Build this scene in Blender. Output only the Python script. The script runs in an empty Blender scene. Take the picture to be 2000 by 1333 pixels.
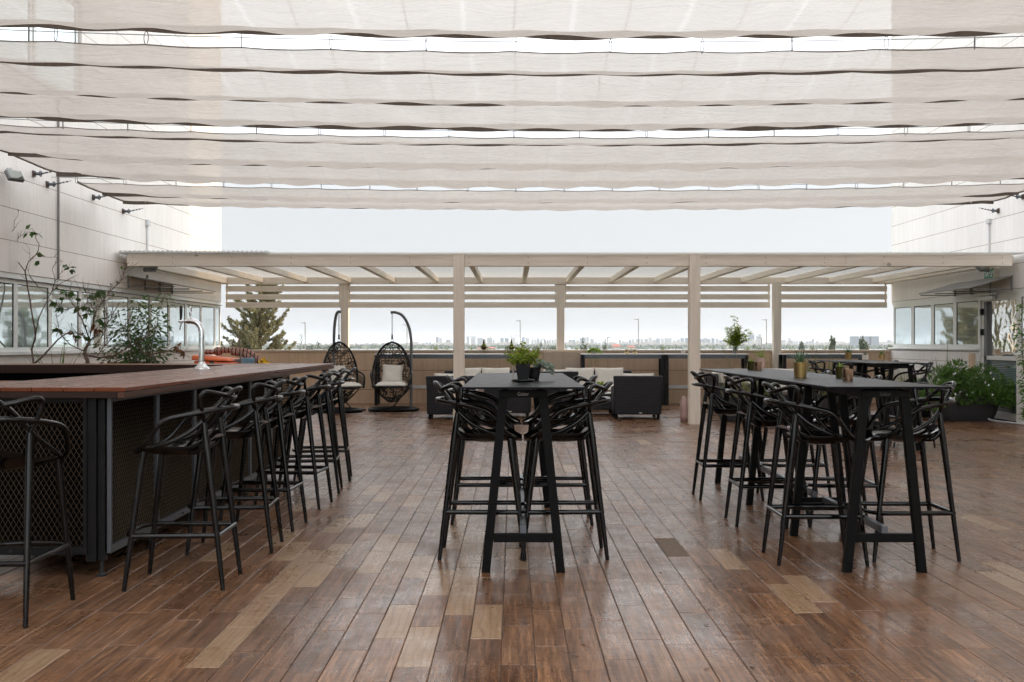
import bpy, math, random
from mathutils import Vector, Matrix, Quaternion
random.seed(7)
R = math.radians
PI = math.pi
sc = bpy.context.scene
COL = sc.collection

# ---------------------------------------------------------------- camera
EYE, FPX, VX, HY = 1.33, 2000.0, 1003.0, 670.0
cam = bpy.data.cameras.new('camera')
camo = bpy.data.objects.new('camera', cam); COL.objects.link(camo)
camo.location = (0, 0, EYE); camo.rotation_euler = (R(90), 0, 0)
cam.sensor_width = 36; cam.lens = 36; cam.shift_x = -0.0015; cam.shift_y = 0.00175
cam.clip_start = 0.05; cam.clip_end = 40000
sc.camera = camo

# ---------------------------------------------------------------- sky, sun, exposure
SKY_LOW, SKY_TOP, SKY_BACK = .325, 1.2, .80
SUN_EL, SUN_AZ = R(13), R(81.5)          # azimuth clockwise from +Y (the view direction)
w = bpy.data.worlds.new("World"); sc.world = w; w.use_nodes = True
nt = w.node_tree; nt.nodes.clear()
out = nt.nodes.new('ShaderNodeOutputWorld'); bg = nt.nodes.new('ShaderNodeBackground')
sky = nt.nodes.new('ShaderNodeTexSky'); sky.sky_type = 'NISHITA'; sky.sun_disc = False
sky.sun_elevation = SUN_EL; sky.sun_rotation = SUN_AZ
sky.air_density = 1.0; sky.dust_density = 2.2; sky.ozone_density = 1.5
hs = nt.nodes.new('ShaderNodeHueSaturation'); hs.inputs['Saturation'].default_value = 0.32
mixc = nt.nodes.new('ShaderNodeMix'); mixc.data_type = 'RGBA'
mixc.inputs[0].default_value = 0.62
mixc.inputs[7].default_value = (6.8, 7.0, 7.25, 1)       # the even bright haze that whitens this sky
nt.links.new(sky.outputs[0], hs.inputs['Color']); nt.links.new(hs.outputs[0], mixc.inputs[6])
# brightness over the sky: paler overhead and behind the camera than low down beyond the parapet
wtc = nt.nodes.new('ShaderNodeTexCoord'); wsp = nt.nodes.new('ShaderNodeSeparateXYZ'); nt.links.new(wtc.outputs['Generated'], wsp.inputs[0])
def wramp(sock, a, b, lo, hi):
    r = nt.nodes.new('ShaderNodeMapRange'); r.interpolation_type = 'SMOOTHSTEP'
    for i, v in enumerate((a, b, lo, hi)): r.inputs[i+1].default_value = v
    nt.links.new(sock, r.inputs[0]); return r.outputs[0]
def wmath(op, a, b):
    r = nt.nodes.new('ShaderNodeMath'); r.operation = op
    for i, v in enumerate((a, b)):
        if isinstance(v, (int, float)): r.inputs[i].default_value = v
        else: nt.links.new(v, r.inputs[i])
    return r.outputs[0]
wf = wmath('MAXIMUM', wramp(wsp.outputs[2], .12, .34, SKY_LOW, SKY_TOP), wramp(wsp.outputs[1], .25, -.5, SKY_LOW, SKY_BACK))
wsc = nt.nodes.new('ShaderNodeVectorMath'); wsc.operation = 'SCALE'; nt.links.new(mixc.outputs[2], wsc.inputs[0]); nt.links.new(wf, wsc.inputs['Scale'])
nt.links.new(wsc.outputs[0], bg.inputs['Color'])
bg.inputs['Strength'].default_value = 0.13
nt.links.new(bg.outputs[0], out.inputs[0])
sl = bpy.data.lights.new('sun', 'SUN'); sl.energy = .8; sl.angle = R(1.2); sl.color = (1, 0.66, 0.34)
so = bpy.data.objects.new('sun', sl); COL.objects.link(so)
sd = Vector((math.sin(SUN_AZ)*math.cos(SUN_EL), math.cos(SUN_AZ)*math.cos(SUN_EL), math.sin(SUN_EL)))
so.rotation_euler = sd.to_track_quat('Z', 'Y').to_euler(); so.location = (30, 10, 30)
sc.view_settings.view_transform = 'Standard'; sc.view_settings.look = 'None'
sc.view_settings.gamma = 1; sc.view_settings.use_curve_mapping = False
sc.view_settings.exposure = 1.86
cy = sc.cycles
cy.use_denoising = True; cy.max_bounces = 10; cy.diffuse_bounces = 5; cy.glossy_bounces = 4
cy.transparent_max_bounces = 24; cy.transmission_bounces = 6; cy.volume_bounces = 0
cy.sample_clamp_indirect = 6; cy.caustics_reflective = False; cy.caustics_refractive = False

def P(px, py, Z): return ((px-VX)/FPX*Z, Z, EYE-(py-HY)/FPX*Z)   # where a sight line of the photo meets distance Z
def F(px, py):                                                   # where it meets the floor
    Z = EYE*FPX/(py-HY); return ((px-VX)/FPX*Z, Z)

# ---------------------------------------------------------------- materials
MATS = {}
class NT:
    def __init__(s, name):
        m = bpy.data.materials.new(name); m.use_nodes = True; s.m = m; s.t = m.node_tree
        s.t.nodes.clear(); s.o = s.n('ShaderNodeOutputMaterial'); MATS[name] = m
    def n(s, typ, **kw):
        x = s.t.nodes.new(typ)
        for k, v in kw.items(): setattr(x, k, v)
        return x
    def l(s, a, b): s.t.links.new(a, b)
    def coords(s, scale=(1,1,1), kind='Object'):
        tc = s.n('ShaderNodeTexCoord'); mp = s.n('ShaderNodeMapping'); mp.inputs['Scale'].default_value = scale
        s.l(tc.outputs[kind], mp.inputs[0]); return mp.outputs[0]
    def noise(s, vec, scale, detail=4, rough=.55, dist=0):
        x = s.n('ShaderNodeTexNoise'); x.inputs['Scale'].default_value = scale
        x.inputs['Detail'].default_value = detail; x.inputs['Roughness'].default_value = rough
        x.inputs['Distortion'].default_value = dist
        s.l(vec, x.inputs['Vector']); return x.outputs['Fac']
    def ramp(s, fac, stops):
        x = s.n('ShaderNodeValToRGB'); e = x.color_ramp.elements
        while len(e) < len(stops): e.new(.5)
        for i, (p, c) in enumerate(stops):
            e[i].position = p; e[i].color = (c, c, c, 1) if isinstance(c, (int, float)) else (*c, 1)
        s.l(fac, x.inputs[0]); return x.outputs[0]
    def math(s, op, a, b=None, clamp=False):
        x = s.n('ShaderNodeMath', operation=op); x.use_clamp = clamp
        for i, v in enumerate((a, b)):
            if v is None: continue
            if isinstance(v, (int, float)): x.inputs[i].default_value = v
            else: s.l(v, x.inputs[i])
        return x.outputs[0]
    def mix(s, fac, a, b, blend='MIX'):
        x = s.n('ShaderNodeMix', data_type='RGBA', blend_type=blend)
        for i, v in ((0, fac), (6, a), (7, b)):
            if isinstance(v, (int, float)): x.inputs[i].default_value = v if i == 0 else (v, v, v, 1)
            elif isinstance(v, tuple): x.inputs[i].default_value = (*v, 1)
            else: s.l(v, x.inputs[i])
        return x.outputs[2]
    def bsdf(s, col, rough=.5, metal=0, **kw):
        b = s.n('ShaderNodeBsdfPrincipled')
        for k, v in (('Base Color', col), ('Roughness', rough), ('Metallic', metal)):
            if isinstance(v, (int, float)) : b.inputs[k].default_value = v
            elif isinstance(v, tuple): b.inputs[k].default_value = (*v, 1)
            else: s.l(v, b.inputs[k])
        for k, v in kw.items(): b.inputs[k.replace('_', ' ')].default_value = v
        s.l(b.outputs[0], s.o.inputs[0]); s.b = b; return b
    def bump(s, h, strength=.3, dist=.01):
        x = s.n('ShaderNodeBump'); x.inputs['Strength'].default_value = strength; x.inputs['Distance'].default_value = dist
        s.l(h, x.inputs['Height']); s.l(x.outputs[0], s.b.inputs['Normal'])

def simple(name, c, rough=.5, metal=0, vary=.15, scale=6, bump=0, bscale=60, **kw):
    t = NT(name); v = t.coords()
    n = t.noise(v, scale, 5)
    col = t.mix(n, tuple(x*(1-vary) for x in c), tuple(min(1, x*(1+vary)) for x in c))
    rr = t.math('ADD', t.math('MULTIPLY', t.noise(v, scale*2.3, 3), .16), rough-.08, clamp=True)
    t.bsdf(col, rr, metal, **kw)
    if bump: t.bump(t.noise(v, bscale, 3), bump, .004)
    return t.m

simple('black_plastic', (.0022, .0022, .0024), .11, Specular_IOR_Level=.36)
simple('black_powder', (.0035, .0033, .0032), .45, bump=.2, bscale=420, Specular_IOR_Level=.10)
simple('tabletop_black', (.008, .009, .011), .36, Specular_IOR_Level=.06)
simple('dark_steel', (.006, .006, .007), .38, .2, bump=.1, bscale=200, Specular_IOR_Level=.3)
simple('grey_steel', (.11, .12, .135), .34, .6)
simple('bronze_mesh', (.060, .040, .023), .40, .7)
simple('chrome', (.72, .74, .76), .07, 1.0, .03)
simple('aluminium', (.60, .61, .61), .30, .35, .06)
simple('window_frame', (.72, .73, .71), .36, .1, .06)
simple('black_rubber', (.012, .012, .012), .7)
simple('cushion', (.74, .70, .64), .9, vary=.05, bump=.35, bscale=16)
simple('gold', (.40, .28, .11), .33, .9, .04, 2)
simple('copper_glass', (.36, .23, .15), .12, .92, .05, 2)
simple('green_glass', (.06, .052, .014), .1, .5, .1)
simple('pink_clay', (.50, .34, .31), .7)
simple('white_clay', (.62, .57, .52), .6)
simple('grey_clay', (.20, .20, .20), .6)
simple('black_pot', (.005, .005, .006), .33, bump=.1, bscale=50)
simple('planter_resin', (.026, .025, .027), .62, bump=.3, bscale=120)
simple('soil', (.035, .022, .014), .95)
simple('orange_plastic', (.72, .13, .03), .42, vary=.12)
simple('blue_crate', (.16, .27, .36), .5)
simple('yellow_cloth', (.75, .50, .03), .8)
simple('bark', (.13, .088, .06), .9, vary=.35, scale=30, bump=.5, bscale=60)
simple('bark_grey', (.20, .165, .135), .9, vary=.3, scale=30, bump=.5, bscale=60)
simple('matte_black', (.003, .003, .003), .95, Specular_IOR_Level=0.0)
simple('dirt_bed', (.13, .085, .055), .8, vary=.6, scale=25, bump=.6, bscale=40)
simple('dark_rust', (.07, .045, .035), .7)
simple('rust', (.24, .09, .03), .8, vary=.4)
simple('cable', (.26, .27, .28), .4, .6)
simple('awning_metal', (.20, .19, .18), .55, .2)
simple('lamp_metal', (.16, .165, .17), .5, .3)
simple('street_metal', (.24, .24, .23), .5, .3)
simple('white_panel', (.50, .52, .54), .5)
simple('terrain', (.17, .18, .11), .95, vary=.4, scale=.01)
simple('terrace_base', (.40, .35, .29), .9)
simple('conduit', (.52, .52, .53), .5)
simple('hose', (.55, .56, .57), .4)
simple('red_roof', (.36, .11, .08), .8)
simple('petal_white', (.85, .82, .84), .6)
simple('hem_fabric', (.16, .135, .115), .9, vary=.35, scale=9, bump=.3, bscale=30)  # darker than the cloth: the hem's backlit shade is put into its colour

def leafmat(name, c1, c2, trans=.35, scale=3.0):
    t = NT(name); v = t.coords()
    geo = t.n('ShaderNodeNewGeometry')
    col = t.mix(t.math('MULTIPLY', t.math('ADD', geo.outputs['Random Per Island'], t.noise(v, scale, 2)), .5), c1, c2)
    b = t.bsdf(col, .45)
    tr = t.n('ShaderNodeBsdfTranslucent'); t.l(t.mix(.5, col, tuple(min(1, x*1.6) for x in c2)), tr.inputs[0])
    mx = t.n('ShaderNodeMixShader'); mx.inputs[0].default_value = trans
    t.l(b.outputs[0], mx.inputs[1]); t.l(tr.outputs[0], mx.inputs[2]); t.l(mx.outputs[0], t.o.inputs[0])
leafmat('leaf_dark', (.018, .048, .013), (.075, .15, .03))
leafmat('leaf_bush', (.028, .075, .014), (.13, .25, .04))
leafmat('leaf_bright', (.07, .16, .02), (.26, .36, .05), .45)
leafmat('leaf_lime', (.08, .16, .015), (.30, .36, .04), .5)
leafmat('leaf_silver', (.15, .19, .15), (.32, .37, .30))
leafmat('leaf_aloe', (.035, .085, .04), (.10, .19, .09), .15)
leafmat('leaf_grass', (.05, .10, .02), (.17, .24, .06))
leafmat('leaf_dry_grass', (.16, .17, .07), (.38, .36, .17))
leafmat('leaf_red', (.09, .02, .018), (.22, .10, .02))
leafmat('leaf_conifer', (.06, .068, .032), (.26, .22, .10), .25, .6)
leafmat('leaf_far', (.016, .028, .012), (.06, .08, .028), .2, .2)
leafmat('leaf_far_green', (.03, .06, .012), (.12, .17, .035), .25, .2)

# floor tiles: wood-look porcelain, one island per tile
t = NT('floor_tile')
at = t.n('ShaderNodeAttribute', attribute_name='tile'); sep = t.n('ShaderNodeSeparateColor'); t.l(at.outputs['Color'], sep.inputs[0])
v0 = t.n('ShaderNodeTexCoord').outputs['Object']
off = t.n('ShaderNodeVectorMath', operation='MULTIPLY_ADD'); t.l(at.outputs['Color'], off.inputs[0])
off.inputs[1].default_value = (37, 53, 11); t.l(v0, off.inputs[2])
def mp(src, sc_):
    m_ = t.n('ShaderNodeMapping'); m_.inputs['Scale'].default_value = sc_; t.l(src, m_.inputs[0]); return m_.outputs[0]
gr = t.noise(mp(off.outputs[0], (46, 2.2, 1)), 1.0, 6, .66, .35)
fine = t.noise(mp(off.outputs[0], (240, 7, 1)), 1.0, 4, .75, .1)
wv = t.n('ShaderNodeTexWave', wave_type='BANDS', bands_direction='X'); wv.inputs['Scale'].default_value = 9
wv.inputs['Distortion'].default_value = 9; wv.inputs['Detail'].default_value = 2.5; wv.inputs['Detail Scale'].default_value = .8
t.l(mp(off.outputs[0], (1, .22, 1)), wv.inputs['Vector'])
dark = t.ramp(gr, [(.30, (.062, .024, .010)), (.5, (.190, .088, .040)), (.68, (.35, .182, .092))])
dark = t.mix(t.ramp(fine, [(.42, 0.0), (.66, .78)]), dark, (.045, .022, .010))
dark = t.mix(t.math('MULTIPLY', t.math('SUBTRACT', 1, wv.outputs['Fac']), .22), dark, (.05, .026, .016))
tone = t.mix(sep.outputs[0], (.78, .75, .74), (1.22, 1.21, 1.19))
dark = t.mix(1.0, dark, tone, 'MULTIPLY')
tan = t.ramp(gr, [(.3, (.23, .138, .074)), (.65, (.34, .215, .125))])
tan = t.mix(t.math('MULTIPLY', t.ramp(wv.outputs['Fac'], [(.02, 1.0), (.22, 0.0)]), .55), tan, (.16, .085, .045))
tan = t.mix(t.math('MULTIPLY', fine, .25), tan, (.20, .12, .07))
wear = t.ramp(t.noise(v0, .55, 3), [(.42, 0.0), (.66, 1.0)])
colr = t.mix(t.math('MULTIPLY', wear, .22), t.mix(sep.outputs[1], dark, tan), (.16, .12, .095))
streak = t.noise(mp(off.outputs[0], (11, 3.2, 1)), 1.0, 5, .6, 1.6)
rg = t.math('ADD', t.math('MULTIPLY', streak, .34), .05)
rg = t.math('ADD', rg, t.math('MULTIPLY', t.ramp(t.noise(v0, 1.4, 5, .65), [(.4, 0.0), (.62, 1.0)]), .22), clamp=True)
b = t.bsdf(colr, rg, 0, IOR=1.43, Coat_Weight=.10, Coat_Roughness=.10)
h = t.math('ADD', t.noise(mp(off.outputs[0], (6, 15, 1)), 1.0, 2, .5, .5), t.math('MULTIPLY', t.noise(mp(off.outputs[0], (40, 2.5, 1)), 1.0, 2, .5), .25))
t.bump(h, .75, .004)
simple('grout', (.055, .043, .036), .85, vary=.4)

# cut stone cladding: grooves from the object's own y / z
def clad(name, base, hpitch, z0, vpitch, axis, groove=(.23, .16, .10), jw=.008, vein=.5):
    t = NT(name); tc = t.n('ShaderNodeTexCoord').outputs['Object']; sp = t.n('ShaderNodeSeparateXYZ'); t.l(tc, sp.inputs[0])
    u = sp.outputs[axis]; z = sp.outputs[2]
    zz = t.math('DIVIDE', t.math('SUBTRACT', z, z0), hpitch)
    row = t.math('FLOOR', zz); fz = t.math('MULTIPLY', t.math('FRACT', t.math('ADD', zz, 100)), hpitch)
    wn = t.n('ShaderNodeTexWhiteNoise', noise_dimensions='1D'); t.l(row, wn.inputs['W'])
    uu = t.math('ADD', t.math('DIVIDE', u, vpitch), t.math('MULTIPLY', wn.outputs['Value'], 1.0))
    colid = t.math('FLOOR', uu); fu = t.math('MULTIPLY', t.math('FRACT', t.math('ADD', uu, 100)), vpitch)
    hj = t.math('LESS_THAN', fz, jw); vj = t.math('LESS_THAN', fu, jw*.45)
    cv = t.n('ShaderNodeCombineXYZ'); t.l(colid, cv.inputs[0]); t.l(row, cv.inputs[1])
    wn2 = t.n('ShaderNodeTexWhiteNoise', noise_dimensions='2D'); t.l(cv.outputs[0], wn2.inputs['Vector'])
    ma = t.n('ShaderNodeMapping'); ma.inputs['Scale'].default_value = (1.6, 1.6, .5); t.l(tc, ma.inputs[0])
    stain = t.noise(ma.outputs[0], 1.3, 6, .62, .4)
    mb_ = t.n('ShaderNodeMapping'); mb_.inputs['Scale'].default_value = (6, 6, .7); t.l(tc, mb_.inputs[0])
    drip = t.noise(mb_.outputs[0], 1.5, 5, .6)
    spot = t.noise(tc, 16, 6, .75)
    c = t.mix(stain, tuple(x*.86 for x in base), tuple(min(1, x*1.10) for x in base))
    c = t.mix(t.math('MULTIPLY', wn2.outputs['Value'], .28), c, tuple(x*.80 for x in base))
    c = t.mix(t.math('MULTIPLY', t.ramp(drip, [(.45, 0.0), (.75, 1.0)]), .35*vein), c, (base[0]*.62, base[1]*.57, base[2]*.5))
    c = t.mix(t.math('MULTIPLY', t.ramp(spot, [(.52, 0.0), (.7, 1.0)]), .42*vein), c, (base[0]*.66, base[1]*.62, base[2]*.52))
    c = t.mix(t.math('MULTIPLY', vj, .6), c, groove); c = t.mix(hj, c, groove)
    t.bsdf(c, .55)
    hh = t.math('SUBTRACT', t.math('MULTIPLY', spot, .25), t.math('MAXIMUM', hj, vj)); t.bump(hh, .5, .006)
clad('stone_left', (.76, .72, .68), .415, 2.64, .66, 1)
clad('stone_right', (.80, .78, .76), .415, 2.64, .66, 1)
clad('stone_parapet', (.66, .48, .335), .42, .30, .92, 0, (.16, .10, .06), .010, 1.5)
clad('stone_pillar', (.54, .43, .34), 1.4, -.1, .43, 0, (.16, .11, .08), .01, 1.0)
simple('stone_cap', (.60, .50, .40), .6, vary=.12, scale=4)

# painted softwood
def wood_paint(name, c, axis, dark=.78):
    t = NT(name); s_ = [22, 22, 22]; s_[axis] = 1.2
    v = t.coords(tuple(s_)); g = t.noise(v, 1.0, 6, .65, .6)
    k = t.noise(t.coords(tuple(5 if i != axis else 2.2 for i in range(3))), 1.6, 2)
    col = t.mix(t.ramp(g, [(.35, 0.0), (.75, 1.0)]), c, tuple(x*dark for x in c))
    col = t.mix(t.ramp(k, [(.735, 0.0), (.76, .8)]), col, tuple(x*.35 for x in c))
    t.bsdf(col, .62); t.bump(g, .25, .004)
wood_paint('timber_x', (.79, .71, .61), 0); wood_paint('timber_y', (.82, .74, .64), 1); wood_paint('timber_z', (.80, .72, .62), 2)
def hardwood(name, axis, c1, c2, rough):
    t = NT(name); s_ = [30, 30, 30]; s_[axis] = 1.4
    v = t.coords(tuple(s_)); g = t.noise(v, 1.0, 6, .65, 1.2)
    g2 = t.noise(t.coords(tuple(5 if i != axis else .6 for i in range(3))), 1.0, 3)
    geo = t.n('ShaderNodeNewGeometry')
    col = t.mix(g, c1, c2); col = t.mix(t.math('MULTIPLY', g2, .6), col, tuple(x*.55 for x in c1))
    col = t.mix(t.math('MULTIPLY', geo.outputs['Random Per Island'], .45), col, tuple(x*1.15 for x in c2))
    t.bsdf(col, t.math('ADD', t.math('MULTIPLY', g2, .3), rough-.1), 0, Specular_IOR_Level=.20); t.bump(g, .35, .004)
hardwood('counter_y', 1, (.045, .011, .005), (.20, .060, .026), .24)
hardwood('counter_x', 0, (.09, .034, .017), (.27, .115, .055), .34)  # sunlight on the near run is put into this paler brown
hardwood('counter_edge', 1, (.036, .016, .010), (.11, .055, .036), .5)
hardwood('counter_edge_x', 0, (.014, .007, .0055), (.038, .019, .014), .5)

# shade cloth
t = NT('shade_cloth'); tc = t.n('ShaderNodeTexCoord').outputs['Object']; sp = t.n('ShaderNodeSeparateXYZ'); t.l(tc, sp.inputs[0])
ma = t.n('ShaderNodeMapping'); ma.inputs['Scale'].default_value = (9, 130, 1); t.l(tc, ma.inputs[0])
weave = t.noise(ma.outputs[0], 1.0, 4, .75)
mc = t.n('ShaderNodeMapping'); mc.inputs['Scale'].default_value = (180, 180, 60); t.l(tc, mc.inputs[0])
grain = t.noise(mc.outputs[0], 1.0, 2, .8)
md = t.n('ShaderNodeMapping'); md.inputs['Scale'].default_value = (.9, 2.2, 1); t.l(tc, md.inputs[0])
blot = t.noise(md.outputs[0], 1.0, 4, .6, .6)
xx = t.math('ADD', sp.outputs[0], t.math('MULTIPLY', t.noise(tc, .8, 2), .10))
fx = t.math('FRACT', t.math('DIVIDE', t.math('ADD', xx, 20), .68))
seam = t.math('LESS_THAN', t.math('ABSOLUTE', t.math('SUBTRACT', fx, .5)), .009)
lite = t.ramp(t.math('ABSOLUTE', t.math('SUBTRACT', fx, .03)), [(0.0, 1.0), (.035, 0.0)])
col = t.mix(blot, (.38, .345, .305), (.53, .49, .45))
col = t.mix(t.ramp(weave, [(.35, 0.0), (.7, .75)]), col, (.36, .315, .275))
col = t.mix(t.math('MULTIPLY', seam, .25), col, (.36, .31, .27))
df = t.n('ShaderNodeBsdfDiffuse'); t.l(col, df.inputs[0])
tl = t.n('ShaderNodeBsdfTranslucent'); t.l(col, tl.inputs[0])
bp = t.n('ShaderNodeBump'); bp.inputs['Strength'].default_value = .6; bp.inputs['Distance'].default_value = .035
cr_ = t.n('ShaderNodeMapping'); cr_.inputs['Scale'].default_value = (1.1, 7, 1); cr_.inputs['Rotation'].default_value = (0, 0, .12); t.l(tc, cr_.inputs[0])
crease = t.ramp(t.math('ABSOLUTE', t.math('SUBTRACT', t.noise(cr_.outputs[0], 1.0, 4, .6, .8), .5)), [(0.0, 1.0), (.10, 0.0)])
t.l(t.math('ADD', t.math('ADD', t.math('MULTIPLY', weave, .3), blot), t.math('MULTIPLY', crease, .55)), bp.inputs['Height']); t.l(bp.outputs[0], df.inputs['Normal']); t.l(bp.outputs[0], tl.inputs['Normal'])
m1 = t.n('ShaderNodeMixShader'); m1.inputs[0].default_value = .78; t.l(df.outputs[0], m1.inputs[1]); t.l(tl.outputs[0], m1.inputs[2])
tp = t.n('ShaderNodeBsdfTransparent')
fac = t.math('ADD', t.math('MULTIPLY', grain, .12), t.math('MULTIPLY', weave, .15))
fac = t.math('ADD', t.math('ADD', fac, t.math('MULTIPLY', lite, .05)), -.02, clamp=True)
fac = t.math('MULTIPLY', fac, t.math('SUBTRACT', 1, t.math('MULTIPLY', seam, .4)))
m2 = t.n('ShaderNodeMixShader'); t.l(fac, m2.inputs[0]); t.l(m1.outputs[0], m2.inputs[1]); t.l(tp.outputs[0], m2.inputs[2])
t.l(m2.outputs[0], t.o.inputs[0])

# clear ribbed roofing
t = NT('roof_sheet'); v = t.coords((.7, 9, 1)); g = t.noise(v, 3, 4)
b = t.bsdf(t.mix(g, (.36, .35, .33), (.52, .51, .49)), .35)
tl = t.n('ShaderNodeBsdfTranslucent'); tl.inputs[0].default_value = (.50, .49, .46, 1)
tp = t.n('ShaderNodeBsdfTransparent'); tp.inputs[0].default_value = (.9, .9, .9, 1)
m1 = t.n('ShaderNodeMixShader'); m1.inputs[0].default_value = .5; t.l(b.outputs[0], m1.inputs[1]); t.l(tl.outputs[0], m1.inputs[2])
m2 = t.n('ShaderNodeMixShader'); m2.inputs[0].default_value = .22; t.l(m1.outputs[0], m2.inputs[1]); t.l(tp.outputs[0], m2.inputs[2])
t.l(m2.outputs[0], t.o.inputs[0])

# reflective glazing
t = NT('glazing'); v = t.coords((1, 1, 1)); t.bsdf((.66, .74, .74), .03, .78); t.bump(t.noise(v, 1.2, 2), .14, .012)
t = NT('old_glazing'); v = t.coords((1, 3.5, 3.5)); t.bsdf((.70, .70, .66), .03, .9); t.bump(t.noise(v, 1.2, 1), .30, .02)
t = NT('blind_glazing'); tc = t.n('ShaderNodeTexCoord').outputs['Object']; sp = t.n('ShaderNodeSeparateXYZ'); t.l(tc, sp.inputs[0])
st = t.math('LESS_THAN', t.math('FRACT', t.math('DIVIDE', t.math('ADD', sp.outputs[2], 5), .03)), .55)
t.bsdf(t.mix(st, (.10, .15, .17), (.30, .40, .43)), .12, .25)
t = NT('lamp_glass'); t.bsdf((.16, .17, .14), .08, .3)

# wicker
def wicker(name, c):
    t = NT(name); tc = t.n('ShaderNodeTexCoord').outputs['Object']; sp = t.n('ShaderNodeSeparateXYZ'); t.l(tc, sp.inputs[0])
    u = t.math('ADD', sp.outputs[0], sp.outputs[1])
    a = t.math('SINE', t.math('MULTIPLY', t.math('ADD', u, sp.outputs[2]), 100)); b_ = t.math('SINE', t.math('MULTIPLY', t.math('SUBTRACT', u, sp.outputs[2]), 100))
    h = t.math('MULTIPLY', a, b_); hh = t.math('ADD', t.math('MULTIPLY', h, .5), .5)
    t.bsdf(t.mix(hh, tuple(x*.15 for x in c), tuple(x*4.5 for x in c)), .42, Specular_IOR_Level=.3); t.bump(hh, .9, .006)
wicker('wicker', (.009, .009, .011)); wicker('dark_wicker', (.005, .005, .005))

# striped blanket
t = NT('kilim'); v = t.coords(); wv = t.n('ShaderNodeTexWave', wave_type='BANDS', bands_direction='X'); wv.inputs['Scale'].default_value = 6
wv.inputs['Distortion'].default_value = 1.2; t.l(v, wv.inputs['Vector'])
t.bsdf(t.ramp(wv.outputs['Fac'], [(.1, (.03, .025, .025)), (.35, (.28, .07, .05)), (.6, (.55, .45, .38)), (.8, (.10, .04, .04)), (.95, (.35, .16, .10))]), .95)

# city facades: window grid in the wall's own axes
def facade(name, wall, win, px=4.0, pz=3.2):
    t = NT(name); tc = t.n('ShaderNodeTexCoord').outputs['Object']; sp = t.n('ShaderNodeSeparateXYZ'); t.l(tc, sp.inputs[0])
    u = t.math('ADD', sp.outputs[0], sp.outputs[1])
    a = t.math('LESS_THAN', t.math('FRACT', t.math('DIVIDE', t.math('ADD', u, 500), px)), .5)
    b_ = t.math('LESS_THAN', t.math('FRACT', t.math('DIVIDE', sp.outputs[2], pz)), .5)
    oi = t.n('ShaderNodeObjectInfo')
    c = t.mix(oi.outputs['Random'], tuple(x*.75 for x in wall), tuple(min(1, x*1.15) for x in wall))
    t.bsdf(t.mix(t.math('MULTIPLY', t.math('MULTIPLY', a, b_), .8), c, win), .7)
facade('facade_pale', (.36, .35, .34), (.12, .14, .17)); facade('facade_grey', (.17, .19, .22), (.10, .12, .15), 3.0)
facade('facade_low', (.42, .385, .34), (.20, .18, .17), 5.0)

t = NT('sign_green'); t.bsdf((.02, .21, .15), .4)
t = NT('sign_white'); t.bsdf((.80, .84, .80), .4)
t = NT('logo_white'); t.bsdf((.40, .40, .40), .4)
t = NT('logo_dark'); t.bsdf((.035, .035, .035), .4)
t = NT('tag_cream'); t.bsdf((.6, .56, .45), .5)

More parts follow.
